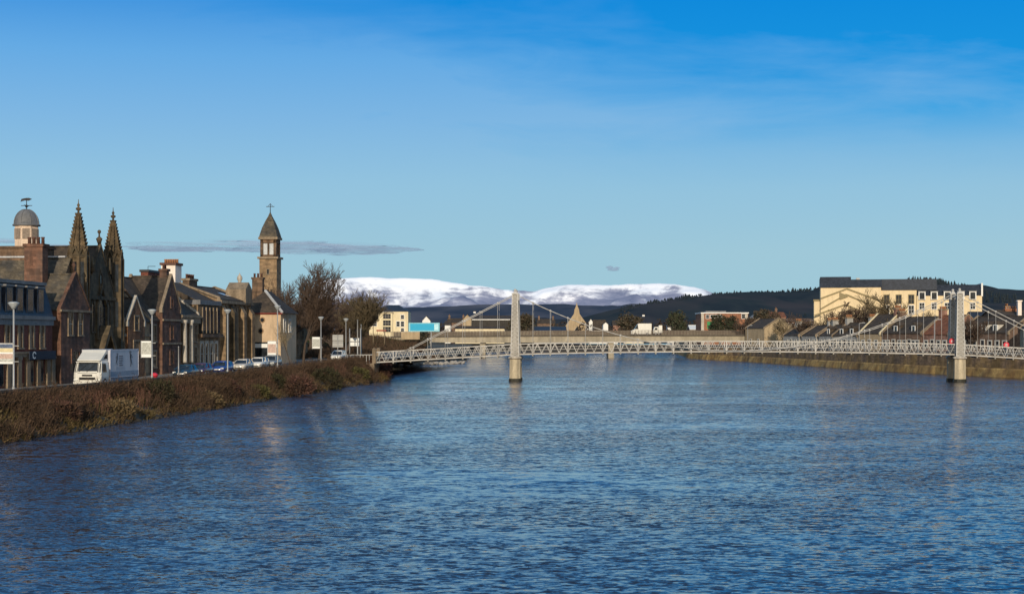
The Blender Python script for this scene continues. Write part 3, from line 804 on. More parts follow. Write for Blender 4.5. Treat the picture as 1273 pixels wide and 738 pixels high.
MB().box(0,L1,-.16,-.002,B.Z(418,L1/2),B.Z(415,L1/2)).build('string_course', trimS, B.root)
chimney(B.root,B.A(173,6),4.6,zr-1.2,B.Z(339,B.A(173,6),5),4.4,.9,brickR,0,band=darkmt)
MB().lathe([(.05,B.Z(344,4,4)),(.42,B.Z(341,4,4)),(.42,B.Z(339,4,4)),(.1,B.Z(337,4,4))],B.A(163,5),4.4,10).build('flue_cowl', galv, B.root)
x=B.A(184,4.5)
MB().tube((x,4.5,zr),(x,4.5,B.Z(331,x,4.5)),.03,n=4).tube((x,4.5,B.Z(331,x,4.5)),(x,3.6,B.Z(331,x,4)),.03,n=4).build('aerial', darkmt, B.root)
# ---- E: tall narrow gable
B = Bld('narrow_gabled_building','tall dark brown building with narrow pointed gable, left of the pale pilasters',186)
L1=B.A(222); a0=B.A(198); ze=B.Z(390,a0); zr=B.Z(348,a0,4)
gable(B.root,0,L1,.02,8.5,B.Z(398,2),B.Z(346,3,4.2),sandR,slate,'x',.1,skew=sand)
gable(B.root,a0,L1-.3,-.35,4.5,B.Z(386,L1*.8),B.Z(345,(a0+L1)/2),sandR,slate,'y',.08,skew=trimS)
ac=(a0+L1-.3)/2
for zt,zb,w_ in ((372,382,.5),(404,421,.9),(436,452,1.1)):
    window(B.root,'street',ac,-.35,B.Z(zb,ac),w_,B.Z(zt,ac)-B.Z(zb,ac),sandR,sur=.25,mull=0 if w_<.6 else 1)
window(B.root,'street',a0/2,.02,B.Z(424,1),.9,1.7,trimS); window(B.root,'street',a0/2,.02,1.0,1.0,1.7,trimS)
for z in (B.Z(399,ac),B.Z(428,ac)): MB().box(a0,L1-.3,-.52,-.352,z,z+.22).build('string_course', trimS, B.root)
chimney(B.root,ac+.3,.6,B.Z(346,ac),B.Z(337,ac),.9,.8,sandR,2,potD,ph=.5)
MB().tube((.25,-.1,0),(.25,-.1,B.Z(398,2)),.06,n=6).build('downpipe', darkmt, B.root)
# ---- F: house with pale pilasters and white chimney
B = Bld('pilastered_house','brown stone house with two tall pale pilasters and a big white chimney with orange pots',222)
L1=B.A(246); ze=B.Z(391,L1*.4); zr=B.Z(352,L1*.5,5)
gable(B.root,0,L1,0,10,ze,zr,sandL,slate,'x',.3,skew=trimL)
MB().box(-.02,L1+.02,-.35,-.002,ze-1.0,ze-.35).box(-.02,L1+.02,-.5,-.002,ze-.348,ze-.05).build('entablature', trimS, B.root)
for px in (225,233,):
    a=B.A(px)+.3
    q=MB().lathe([(.34,1.2),(.30,1.5),(.27,B.Z(402,a)),(.36,B.Z(400,a)),(.38,B.Z(397.5,a))],a,-.32,10).build('pilaster', trimL, B.root)
for px in (229,238,242.5):
    a=B.A(px); window(B.root,'street',a,0,B.Z(424,a),.9,1.9,trimS); window(B.root,'street',a,0,1.1,.9,1.8,trimS)
x=B.A(214,8.5)
q=chimney(B.root,x,8.6,zr-3,B.Z(330,x,8.5),2.6,1.9,chimW,6,pot,'y',sandR,.55)
MB().box(x-1.5,x+1.5,7.5,9.7,B.Z(329.9,x,8.5)+.0,B.Z(327,x,8.5)).build('chimney_band', potD, q)
x=B.A(236,5); chimney(B.root,x,5.0,zr-.6,B.Z(349,x,5),3.4,.9,sand,4,potD,'x',trimS,.55)
# ---- G: bay-fronted building with dark upper windows
B = Bld('bay_fronted_building','dark stone building with flat leaded top and tall mullioned upper windows over a projecting ledge',246)
L1=B.A(272); z1=B.Z(379,L1*.4); zl=B.Z(419,L1*.4)
MB().box(0,L1,0,9,0,z1).build('wall', sandL, B.root)
MB().box(-.15,L1+.1,-.35,9,z1+.002,z1+.55).build('parapet', lead, B.root)
MB().prism([(0.3,z1+.55),(9,z1+.55),(9,z1+2.6),(5,z1+2.9)],0.2,L1-.2,'x').build('roof', slate, B.root)
up=MB().box(.4,L1-.4,-.3,-.002,zl+.5,z1-.25).build('window_bay', M('dark_timber',(.045,.04,.035),streak=.3), B.root)
for k in range(5):
    a=lerp(.6,L1-.6,(k+.5)/5); w_=(L1-1.2)/5
    MB().box(a-w_*.36,a+w_*.36,-.33,-.302,zl+.8,z1-.6).build('bay_pane', glassB, up)
    MB().box(a-w_*.5,a-w_*.5+.2,-.45,-.302,zl+.5,z1-.3).build('mullion', trimS, up)
MB().box(-.1,L1,-.6,-.002,zl,zl+.4).build('ledge', sand, B.root)
for k in range(4):
    a=lerp(.4,L1-.4,(k+.5)/4); window(B.root,'street',a,0,.8,.95,zl-1.6,trimL,sur=.3,mull=0,trans=1)
window(B.root,'near',0,3,z1-2.2,.6,1.3,trimS,mull=0)
# ---- H: buttressed stone building with finial
B = Bld('buttressed_building','stone building with buttress piers, a roof skylight and small stone finial, before the bell tower',272)
L1=B.A(312); ze=B.Z(374,L1*.5); zr=B.Z(357.5,L1*.5,5)
gable(B.root,0,L1,0,10,ze,zr,sandL,slate,'x',.2,skew=trimS)
for px in (276,287,299,309):
    a=B.A(px); MB().box(a-.7,a+.7,-.7,-.002,0,ze-1.6).prism([(-.7,ze-1.6),(-.002,ze-1.6),(-.002,ze-.5)],a-.699,a+.699,'x').build('buttress', sandL if px!=287 else sandG, B.root)
    if px in (276,): pass
for px in (281,293,304):
    a=B.A(px); window(B.root,'street',a,0,B.Z(412,a),1.2,B.Z(388,a)-B.Z(412,a),trimS,arch=True); window(B.root,'street',a,0,1.0,1.3,2.0,trimS)
MB().box(0,L1,-.4,-.002,ze-.45,ze-.05).build('cornice', trimS, B.root)
a=B.A(305); MB().prism([(a-1.6,ze-.2),(a+1.6,ze-.2),(a+1.6,B.Z(360,a)),(a,B.Z(351,a)),(a-1.6,B.Z(360,a))],-.5,2.2,'y').build('wall_head_gable', trimS, B.root)
x=B.A(298,3); q=MB().lathe([(.36,B.Z(356,x,3)),(.36,B.Z(352,x,3)),(.22,B.Z(350,x,3)),(.40,B.Z(347,x,3)),(.36,B.Z(344,x,3)),(.1,B.Z(341,x,3)),(.03,B.Z(339,x,3))],x,3,8).build('finial', trimL, B.root)
x=B.A(268,2.2)+3; f=.35; zz=lerp(ze,zr,f)
MB().add([(x-1,lerp(0,5,f-.12),lerp(ze,zr,f-.12)+.22),(x+1,lerp(0,5,f-.12),lerp(ze,zr,f-.12)+.22),(x+1,lerp(0,5,f+.16),lerp(ze,zr,f+.16)+.22),(x-1,lerp(0,5,f+.16),lerp(ze,zr,f+.16)+.22)],[(0,1,2,3)]).build('skylight', M('skylight_glass',(.5,.52,.55),rough=.2,streak=0,bump=0), B.root)
# ---- J: peach end house under the tower, reaching out to the street
B = Bld('peach_house','peach rendered house with two small round windows and hipped roof below the bell tower',349,12.9)
 
W=4.9; D=9
zE=B.Z(389,0,2); zR=B.Z(362,5,5)
MB().box(0,D,0,W+1.5,0,zE).build('wall', creamP, B.root)
MB().add([(-.3,-.3,zE+.01),(D+.3,-.3,zE+.01),(D+.3,W+1.8,zE+.01),(-.3,W+1.8,zE+.01),(3.2,W*.62,zR),(D-2.5,W*.62,zR)],[(3,2,1,0),(0,1,5,4),(1,2,5),(2,3,4,5),(3,0,4)]).build('roof', slate, B.root)
MB().bar((-.3,-.3,zE+.1),(3.2,W*.62,zR+.06),.25).build('hip_lead', M('hip_lead_paint',(.5,.5,.5),streak=.2,bump=0), B.root)
MB().box(-.35,-.05,-.3,W+1.8,zE-.12,zE+.009).build('gutter', M('red_gutter',(.25,.04,.03),bump=0), B.root)
for yy,py in ((2.6,397.5),(2.8,411)):
    z=B.Z(py,0,yy); q=MB().lathe([(.42,-.06),(.42,.02)],0,0,14,False)
    q.v=[(-p[2]*1.0-.02,yy+p[0],z+p[1]) for p in q.v]; o=q.build('round_window', M('round_window_surround',(.30,.2,.12)) if 'round_window_surround' not in MATS else MATS['round_window_surround'], B.root)
    q=MB().lathe([(.26,-.0),(.26,.09)],0,0,12,False); q.v=[(-p[2]-.01,yy+p[0],z+p[1]) for p in q.v]; q.build('pane', glassD, o)
MB().box(-.22,-.002,W-.9,W+1.5,0,B.Z(425,0,W)).build('shop_door_panel', M('grey_blue_shutter',(.09,.10,.12),streak=.2), B.root)
MB().box(-.14,-.002,.6,W-1.0,0.2,B.Z(425,0,2)).build('shop_window', glassD, B.root)
MB().box(-.3,-.145,.4,W-.95,B.Z(432,0,2),B.Z(427,0,2)).box(-.25,-.142,1.2,1.5,.2,B.Z(432,0,2)).build('shop_fascia', signW, B.root)
MB().tube((-.1,W-1.2,0),(-.1,W-1.2,zE-.1),.07).build('downpipe', darkmt, B.root)
for a in (2,5): window(B.root,'street',a,0,B.Z(412,a),1.0,1.6,white)
# ---- I: bell tower
B = Bld('bell_tower','square stone bell tower with open belfry, bell-cast slate spire and iron cross',344,20,cat='bell tower')
w_=2.75; b0=0; 
Zt=lambda py:B.Z(py,1,1.5)
MB().box(0,w_,0,w_,0,Zt(322)).build('shaft', sandL, B.root)
MB().box(-.28,w_+.28,-.28,w_+.28,Zt(322)+.002,Zt(319.5)).build('string_course', trimS, B.root)
bf=MB(); z0=Zt(319.5)+.002; z1=Zt(298)
for x0 in (0.1,w_-.55):
    for y0 in (.1,w_-.55): bf.box(x0,x0+.45,y0,y0+.45,z0,z1)
for t in (w_/2-.14,):
    for q in (.12,w_-.4):
        bf.box(t,t+.28,q,q+.28,z0,z1); bf.box(q,q+.28,t,t+.28,z0,z1)
bf.box(.1,w_-.1,.1,w_-.1,z0+.001,z0+.35); bf.box(.1,w_-.1,.1,w_-.1,z1-.55,z1-.001)
bo=bf.build('belfry', sand, B.root)
gz_=MB()
for t0,t1 in ((.56,w_/2-.145),(w_/2+.145,w_-.56)): gz_.box(.32,.36,t0,t1,z0+.352,z1-.552)
gz_.build('belfry_sky_panel', M('belfry_sky_grey',(.50,.52,.54),streak=.1,bump=0), bo)  # pale panels added in the openings stand for bright sky behind
MB().box(-.15,w_+.15,-.15,w_+.15,z1+.002,Zt(295)).build('cornice', trimS, B.root)
pr_=[(w_*.73,Zt(295)+.002),(w_*.685,Zt(291.5)),(w_*.53,Zt(283)),(w_*.33,Zt(275)),(w_*.15,Zt(269)),(.09,Zt(264))]
MB().lathe(pr_,w_/2,w_/2,4,False,math.pi/4).build('spire', lichen, B.root)
zc_=Zt(253)
MB().tube((w_/2,w_/2,Zt(266)),(w_/2,w_/2,zc_),.07,.05).bar((w_/2,w_/2-.65,zc_-.45),(w_/2,w_/2+.65,zc_-.45),.09).bar((w_/2,w_/2-.45,zc_-.5),(w_/2,w_/2,zc_+.02),.05).bar((w_/2,w_/2+.45,zc_-.5),(w_/2,w_/2,zc_+.02),.05).ball((w_/2,w_/2,Zt(265)),.14).build('cross', darkmt, B.root)
window(B.root,'near',0,w_/2,Zt(341),.32,Zt(335)-Zt(341),trimS,sur=.1,mull=0,trans=0)
x=0
B = Bld('old_stone_house','weathered slate-roofed stone house with stubby chimney, partly hidden by the bare street trees',352,17)
gable(B.root,0,16,0,8,5.2,8.2,sandL,slate,'x',.2,skew=trimS)
for a in (2,5.5,9,12.5):
    window(B.root,'street',a,0,3.2,.9,1.4,trimS); window(B.root,'street',a,0,.9,.9,1.5,trimS)
chimney(B.root,.6,4,7.6,B.Z(347,.6,4),1.0,1.6,sand,3,potD,'y')
# ------------------------------------------------------------------ truck
def frame_fn(): pass
s0=fs(126,8.75); tz=gz(s0)
T=thing('box_truck','white box truck facing the viewer, dark figures printed on its pale grey side','truck',LP(s0,8.75,tz),RZ)
tw=M('truck_white',(.64,.62,.56),rough=.35,var=.05,streak=.1,local=True,bump=0,spec=.5)
tg=M('truck_box_grey',(.50,.51,.56),rough=.45,var=.06,streak=.12,local=True,bump=0)
# local: x from the front bumper back, y inland (0 = river side), z up
secs=[]
def csec(z,x0,x1,y0,y1,c=.12): return [(x0+c,y0,z),(x1,y0,z),(x1,y1,z),(x0+c,y1,z),(x0,y1-c*1.6,z),(x0,y0+c*1.6,z)]
body=MB().loft([csec(.55,.02,1.95,.08,2.42),csec(1.0,-.05,1.95,.02,2.48),csec(1.38,.0,1.95,.03,2.47),csec(2.25,.30,1.95,.12,2.38),csec(2.42,.55,1.95,.22,2.28)])
cab_=body.build('cab', tw, T)
MB().add([(-.012,.38,1.34),(-.012,2.12,1.34),(.285,2.10,2.23),(.285,.40,2.23)],[(0,1,2,3)]).add([(.06,.1,1.42),(-.0125,.36,1.42),(.272,.38,2.2),(.36,.16,2.2)],[(0,1,2,3)]).add([(-.0125,2.14,1.42),(.06,2.40,1.42),(.36,2.34,2.2),(.272,2.12,2.2)],[(0,1,2,3)]).build('windscreen', glassD, cab_)
MB().add([(.45,.018,1.40),(1.35,.018,1.40),(1.35,.095,2.12),(.6,.095,2.12)],[(0,1,2,3)]).build('side_window', glassD, cab_)
MB().prism([(.3,2.43),(1.95,2.43),(1.95,3.32),(1.75,3.34),(1.45,3.1)],.2,2.3,'y').build('wind_deflector', tw, T)
MB().prism([(1.0,2.55),(1.9,2.55),(1.9,2.95),(1.6,2.95)],.18,.198,'y').build('deflector_gap', black, T)
MB().box(-.07,.0,.55,1.95,.78,.98).box(-.08,.0,.8,1.7,1.08,1.22).build('grille', black, cab_)
MB().box(-.10,.25,.04,2.46,.42,.60).build('bumper', tw, cab_)
for y in (.26,2.24): MB().box(-.09,-.03,y-.18,y+.18,.66,.86).build('headlight', M('headlight_glass',(.75,.75,.7),rough=.15,streak=0,bump=0) if 'headlight_glass' not in MATS else MATS['headlight_glass'], cab_)
MB().box(.28,.62,.25,2.25,2.40,2.47).box(.1,.3,.2,2.3,2.27,2.33).build('sun_visor', tw, cab_)
for y in (-.16,2.66): MB().box(.1,.28,y-.11,y+.11,1.5,2.15).bar((.2,y,2.1),(.5,1.25+(y-1.25)*.82,2.15),.05).build('mirror', black, cab_)
MB().bar((-.03,1.3,1.46),(.2,.75,2.0),.03).bar((-.03,2.0,1.46),(.2,1.45,2.0),.03).build('wiper', black, cab_)
bxm=MB().box(2.1,9.3,0,2.5,.95,3.3); bo=bxm.build('cargo_box', tg, T)
e_=MB()
for y in (-.03,2.47): e_.box(2.06,9.34,y,y+.06,3.24,3.36).box(2.06,9.34,y,y+.06,.88,.97)
for x in (2.06,9.28): e_.box(x,x+.06,-.028,.03,.97,3.24).box(x,x+.06,2.47,2.528,.97,3.24)
e_.build('edge_trim', M('alloy_trim',(.55,.53,.58),rough=.4,metal=.3,streak=0,bump=0), bo)
MB().box(2.15,9.25,.0,.06,.42,.86).build('side_skirt', M('skirt_grey',(.22,.25,.29),streak=.2,bump=0), T)
MB().box(2.17,9.27,-.016,-.003,.97,1.42).build('livery_band', M('livery_blue_grey',(.26,.31,.38),streak=.1,bump=0), bo)
ink=M('livery_ink',(.035,.04,.055),streak=0,bump=0)
# dark dancing figures and lines of print on the box side
def fig(x,z,h,par,sgn=1):
    f=MB()
    def P(a,b): return (x+sgn*a*h,-.02,z+b*h)
    f.add([P(-.05,.88),P(.06,.90),P(.08,1.0),P(.0,1.04),P(-.07,.97)],[(0,1,2,3,4)])
    f.add([P(-.10,.80),P(.12,.86),P(.16,.60),P(.06,.48),P(-.06,.55)],[(0,1,2,3,4)])
    f.add([P(.03,.54),P(.12,.56),P(.04,.26),P(.08,.02),P(-.02,.02),P(-.04,.28)],[(0,1,2,3,4,5)])
    f.add([P(-.05,.55),P(.03,.53),P(-.08,.30),P(-.20,.12),P(-.26,.17),P(-.15,.34)],[(0,1,2,3,4,5)])
    f.add([P(-.10,.80),P(-.04,.82),P(-.22,.62),P(-.30,.70),P(-.33,.66),P(-.22,.55)],[(0,1,2,3,4,5)])
    f.add([P(.10,.86),P(.14,.80),P(.30,.98),P(.27,1.02)],[(0,1,2,3)])
    return f.build('printed_figure', ink, par)
fig(3.75,1.95,1.05,bo); fig(7.3,1.75,1.4,bo,-1)
gr=M('livery_grey_ink',(.16,.17,.2),streak=0,bump=0)
m=MB(); rr=random.Random(3)
for r_,z in enumerate((2.75,2.55,2.35,2.15,1.95)):
    x=4.25
    while x<5.15:
        w_=rr.uniform(.12,.3); m.box(x,min(x+w_,5.2),-.02,-.006,z-.06,z+.05); x+=w_+.07
m.build('printed_lettering', gr, bo)
m=MB()
for z in (1.75,1.62): m.box(3.4,5.6,-.02,-.006,z,z+.05)
m.build('printed_lines', tg if False else M('pale_print',(.42,.43,.47),streak=0,bump=0), bo)
def wheel(par,x,y,r,wd,rimm,out):
    q=MB().lathe([(r*.62,-wd/2),(r*.96,-wd/2),(r,-wd*.3),(r,wd*.3),(r*.96,wd/2),(r*.62,wd/2)],0,0,20)
    q.v=[(x+p[0],y+p[2],r+p[1]) for p in q.v]; o=q.build('wheel', black, par)
    q=MB().lathe([(.05,-wd*.52),(r*.6,-wd*.52),(r*.64,-wd*.3),(r*.64,wd*.3),(r*.6,wd*.52),(.05,wd*.52)],0,0,16)
    q.v=[(x+p[0],y+p[2],r+p[1]) for p in q.v]; q.build('rim', rimm, o)
    return o
for x in (1.0,7.0):
    for y in (.18,2.32): wheel(T,x,y,.45,.3,galv,0)
MB().box(1.9,9.2,.8,1.7,.55,.94).build('chassis', black, T)

# ------------------------------------------------------------------ cars
def make_car(name,label,paint,loc,rz,kind='hatch',group='cars parked along the street'):
    T=thing(name,label,'car',loc,rz,group)
    # local x forward, length ~4.2
    if kind=='estate': top=[(-2.05,1.36,.55),(-1.75,1.44,.60),(.3,1.46,.62),(.65,1.36,.60)]; 
    elif kind=='suv': top=[(-2.0,1.50,.58),(-1.7,1.60,.64),(.2,1.62,.66),(.6,1.5,.62)]
    else: top=[(-1.85,1.32,.55),(-1.35,1.43,.60),(.1,1.45,.62),(.5,1.33,.60)]
    def lsec(x,zb,zw,zt,hw):
        return [(x,-hw*.92,zb),(x,-hw,zw),(x,-hw*.985,zt-.1),(x,-hw*.90,zt),(x,hw*.90,zt),(x,hw*.985,zt-.1),(x,hw,zw),(x,hw*.92,zb)]
    k=1.08 if kind=='suv' else 1
    st=[(-2.12,.42,.6,.78*k,.70),(-2.06,.30,.6,.95*k,.80),(-1.6,.24,.58,.98*k,.87),(-.5,.22,.56,.96*k,.885),(.6,.22,.56,.95*k,.885),(1.2,.22,.56,.90*k,.87),(1.75,.24,.55,.80*k,.82),(2.02,.28,.5,.70*k,.72),(2.1,.36,.48,.6*k,.62)]
    body=MB().loft([lsec(*q) for q in st],True).build('body', paint, T)
    zb=.955*k
    g_=MB(); r_=MB()
    tr,tf=top[0],top[-1]
    base=[(-2.04 if kind!='hatch' else -2.02,.74),(-1.5,.80),(.5,.80),(1.18,.76)]
    secs=[]
    for (x0,w0),(x1,z1,w1) in zip(base,top): secs.append([(x0,-w0,zb-.04),(x1,-w1,z1-.05),(x1,w1,z1-.05),(x0,w0,zb-.04)])
    g_.loft(secs); g_.build('window', glassD, T)
    r_.loft([[(x,-w-.02,z-.07),(x,-w*.8,z),(x,w*.8,z),(x,w+.02,z-.07)] for x,z,w in top],True); r_.build('roof', paint, T)
    for sg in (-1,1):
        for (x0,w0),(x1,z1,w1) in ((base[0],top[0]),(base[3],top[3]),((-.35,.815),(-.45,top[1][1],.625))):
            MB().bar((x0,sg*(w0+.01),zb-.04),(x1,sg*(w1+.015),z1-.04),.09).build('pillar', paint, T)
    for x in (-1.3,1.3):
        for y in (-.78,.78): wheel(T,x,y,.32,.21,galv,0)
    for y in (-.6,.6):
        MB().box(1.93,2.06,y-.16,y+.16,.58,.72).build('headlight', MATS['headlight_glass'], T)
        MB().box(-2.13,-2.02,y-.13,y+.13,.66,.86).build('tail_light', redm if 'tail_red' not in MATS else MATS['tail_red'], T)
        MB().box(.62,.82,y*1.62-.09,y*1.62+.09,.93,1.07).build('mirror', paint, T)
    MB().box(2.06,2.115,-.45,.45,.36,.46).build('grille', black, T)
    MB().box(2.117,2.122,-.26,.26,.47,.57).build('number_plate', signW, T)
    return T
navy=car_paint('dark_blue_paint',(.012,.035,.06)); purple=car_paint('plum_paint',(.06,.022,.06)); blue=car_paint('blue_paint',(.015,.05,.24)); silver=car_paint('silver_paint',(.50,.46,.40)); wht=car_paint('white_car_paint',(.72,.70,.66)); grey=car_paint('grey_paint',(.22,.23,.23))
def onst(px,off,dz=0): 
    s=fs(px,off); p=LP(s,off,gz(s)+dz); return p
def rise(px,off,py):   # ground height that puts a 1.45 m roof at the seen height
    s=fs(px,off); return zs(py,s,off)-1.45
for nm,lab,pt,px,off,kind,turn in (
  ('parked_car','dark navy hatchback, nearest car of the row, parked beside the narrow gabled building',navy,231,10.6,'hatch',0),
  ('parked_car','plum coloured hatchback parked between the dark navy car and the bright blue car',purple,250,10.6,'hatch',0),
  ('parked_car','bright blue car parked by the lamp post beside the pale silver car',blue,276,10.6,'estate',0),
  ('parked_car','pale silver hatchback parked just beyond the bright blue car',silver,302,10.8,'hatch',0),
  ('parked_car','white estate car parked between the silver car and the grey car',wht,322,10.8,'estate',0),
  ('parked_car','tall grey car parked outside the peach house shopfront at the row end',grey,338,10.3,'suv',0)):
    make_car(nm,lab,pt,onst(px,off),RZ+math.pi+turn,kind)
s_=fs(421,8.0); p=LP(s_,8.0,gz(s_))
make_car('white_car','white car driving towards the viewer below the two grey road signs',wht,p,RZ+math.pi,'suv',group=None)

# ------------------------------------------------------------------ street lamps along the pavement
lamp_spots=[(17,376,'nearest to the viewer, in front of the brick building'),(189,385,'just right of the white box truck'),(283,385,'in front of the blue parked car'),(345,380,'beside the peach house'),(399,394,'right of the big bare tree'),(430,396,'beside the white oncoming car')]
def lamp(px,py,where,off=4.5):
    s=fs(px,off); g_=gz(s)+.12; zt=zs(py,s,off)-g_
    L=thing('street_lamp','tall grey street lamp '+where,'street lamp',LP(s,off,g_),RZ,'street lamps on the riverside pavement')
    MB().lathe([(.11,0),(.11,.9),(.07,1.0),(.058,zt-.45)],0,0,10).build('pole', galv, L)
    MB().lathe([(.08,zt-.45),(.14,zt-.4),(.2,zt-.3),(.38,zt-.06),(.38,zt),(.2,zt+.06)],0,0,12).build('lantern', M('lantern_grey',(.33,.35,.36),rough=.4,streak=0,bump=0) if 'lantern_grey' not in MATS else MATS['lantern_grey'], L)
    return s,g_
for a in lamp_spots: lamp(*a)
# picture banners on the lamp posts
def banner(px,py0,py1,w_,lab,rows,off):
    s=fs(px,off); g_=gz(s)+.12
    z0=zs(py1,s,off)-g_; z1=zs(py0,s,off)-g_
    b_=thing('banner_panel',lab,'banner',LP(s,off,g_),RZ,'picture panels on the lamp posts')
    MB().box(-.03,.03,-w_/2,w_/2,z0,z1).build('panel', signW, b_)
    m=MB().box(-.05,.05,-w_/2-.05,-w_/2-.002,z0-.05,z1+.05).box(-.05,.05,w_/2+.002,w_/2+.05,z0-.05,z1+.05).box(-.05,.05,-w_/2-.05,w_/2+.05,z1+.002,z1+.05)
    m.build('frame', galv, b_)
    for (t0,t1,mt) in rows:
        MB().box(-.042,-.032,-w_/2+.02,w_/2-.02,lerp(z0,z1,t0),lerp(z0,z1,t1)).build('picture', mt, b_)
    m=MB()
    for z in (z0+.15,z1-.15): m.bar((0,-w_/2-.4,z),(0,-w_/2-.03,z),.05)
    m.build('bracket', galv, b_)
pinkp=M('picture_pink',(.5,.36,.30),var=.5,scale=3,streak=0,bump=0); navyp=M('picture_blue',(.10,.13,.2),var=.6,scale=3,streak=0,bump=0); greyp=M('picture_grey',(.42,.42,.38),var=.55,scale=2.5,streak=0,bump=0); yelp=M('picture_cream',(.62,.52,.30),var=.2,streak=0,bump=0)
banner(8,427,452,.95,'picture panel with cream, pink and navy bands on the nearest lamp post',[(.78,.98,navyp),(.58,.77,yelp),(.25,.5,pinkp),(.1,.24,greyp)],5.0)
banner(182,424,444,.85,'white picture panel with dark figure marks on the lamp post by the truck',[(.2,.92,greyp)],4.95)
banner(393,419,433,.95,'pale picture panel on the lamp post right of the big bare tree',[(.15,.85,greyp)],5.1)
banner(338,424,441,.95,'pale picture panel on the lamp post by the peach house',[(.15,.8,pinkp)],5.1)
# bare posts and sign by the bridge end, road signs
s=fs(420,5.6); g_=gz(s)+.12; z=lambda py: zs(py,s,5.6)-g_
q=thing('road_sign','pair of plain grey road sign boards seen from behind, one above the other','road sign',LP(s,5.6,g_),RZ)
MB().box(-.02,.02,-.75,.75,z(423.8),z(416)).build('upper_board', signG, q); MB().box(-.02,.02,-.75,.75,z(431.5),z(424.4)).build('lower_board', signG, q)
MB().tube((-.08,0,0),(-.08,0,z(416)),.06).build('post', galv, q)
m=MB()
for py in (418,422,426,430): m.box(-.055,-.022,-.7,.7,z(py)-.03,z(py)+.03)
m.build('rail', M('sign_rail',(.25,.25,.25),streak=0,bump=0), q)
s=fs(441,5.0); g_=gz(s)+.12; z=lambda py: zs(py,s,5.0)-g_
q=thing('notice_board','white notice boards fixed between two grey posts near the bridge end','notice board',LP(s,5.0,g_),RZ)
for y in (-.85,.75):
    MB().tube((0,y,0),(0,y,z(408)),.075).build('post', galv, q)
for a,b_ in ((420,424),(425,430)): MB().box(-.05,-.01,-.75,.65,z(b_),z(a)).build('board', signW, q)
for px,py in ((444.5,398),(449,404)):
    s=fs(px,4.2); g_=gz(s)+.12
    MBp=MB().lathe([(.13,0),(.13,.8),(.09,.85),(.08,zs(py,s,4.2)-g_),(.11,zs(py,s,4.2)-g_+.02),(.05,zs(py,s,4.2)-g_+.12)],0,0,8)
    o=MBp.build('metal_post', galv, None, LP(s,4.2,g_), RZ)
    tag(o,'plain grey metal post beside the notice board, '+('the taller one' if px<446 else 'the shorter one nearest the bridge'),'post','plain posts by the bridge end')
s=fs(192,5.2); o=MB().lathe([(.26,0),(.29,.1),(.27,.9),(.33,.92),(.33,1.02),(.2,1.15),(.05,1.2)],0,0,14).build('litter_bin', redm, None, LP(s,5.2,gz(s)+.12),RZ)
tag(o,'small bright red bin behind the wall right of the truck lamp post','bin')
s=fs(222,4.4); o=MB().lathe([(.10,0),(.09,.3),(.06,.32),(.055,3.4),(.07,3.41),(.02,3.5)],0,0,8).build('sign_post', galv, None, LP(s,4.4,gz(s)+.12),RZ); tag(o,'thin bare sign post left of the dark navy parked car','post')

# ------------------------------------------------------------------ bare trees
def bare_tree(name,label,loc,h,seed,spread=.55,trunk=.30,levels=6,mat=None,tm=None,clear=.22,kids=(2,3),group=None,tw=.018,fan=False,maxseg=5000,lean=0,width=None):
    """trunk and limbs, then breadth-first forking down to fine twigs"""
    rr=random.Random(seed); T=thing(name,label,'tree',loc,rr.uniform(0,6.28),group)
    tk=MB(); cr=MB(); cnt=0
    queue=[(Vector((0,0,-.15)),Vector((lean,0,1)).normalized(),h*clear,trunk,0)]
    while queue:
        p,d,L,r,lev=queue.pop(0)
        if cnt>maxseg: break
        segs=4 if lev<2 else (3 if lev<4 else 2)
        q=p; endr=r*(.72 if lev else .8)
        for i in range(segs):
            d=(d+Vector((rr.gauss(0,.12),rr.gauss(0,.12),rr.gauss(.04,.05)))).normalized()
            n=q+d*(L/segs); r0=max(tw*.7,lerp(r,endr,i/segs)); r1=max(tw*.7,lerp(r,endr,(i+1)/segs))
            (tk if lev<=1 else cr).tube(q,n,r0,r1,7 if lev<2 else (4 if lev<3 else 3),caps=False); cnt+=1
            q=n
            if lev>0 and lev<levels and i<segs-1 and rr.random()<.75:
                queue.append(kid(rr,q,d,L*rr.uniform(.45,.7),r1*rr.uniform(.4,.6),lev+1,spread,fan))
        if lev<levels:
            nk=rr.choice(kids)+(2 if lev==0 else 0)
            for k in range(nk): queue.append(kid(rr,q,d,L*(rr.uniform(.95,1.3) if lev==0 else rr.uniform(.62,.88)),endr*rr.uniform(.55,.75),lev+1,spread,fan))
    zmax=max(v[2] for v in cr.v); k=h/zmax
    xs=sorted(abs(v[0]) for v in cr.v); kx=k if not width else width/2/xs[int(len(xs)*.97)]
    for m in (tk,cr): m.v=[(x*kx,y*kx,z_*k) for x,y,z_ in m.v]
    tk.build('trunk', tm or bark, T); cr.build('crown', mat or twig, T)
    return T
def kid(rr,q,d,L,r,lev,spread,fan):
    a=rr.uniform(0,2*math.pi); v=Vector((math.cos(a),math.sin(a),0))
    nd=(d+v*spread*rr.uniform(.55,1.3)+Vector((0,0,.25 if fan else .10))).normalized()
    if nd.z<-.05: nd.z=abs(nd.z)*.3; nd.normalize()
    return (q,nd,L,r,lev)
def tree_at(px,pytop,Y,zg,name,label,seed,**kw):
    p=at(px,HY,Y); p.z=zg; h=H0+(HY-pytop)/F*Y-zg
    return bare_tree(name,label,p,h,seed,**kw)
tree_at(377,323,212,2.7,'bare_tree','tallest bare street tree, dark and wide-spreading, right of the bell tower',23,spread=.72,trunk=.36,clear=.24,kids=(2,3),levels=7,maxseg=40000,tw=.044,width=11.0)
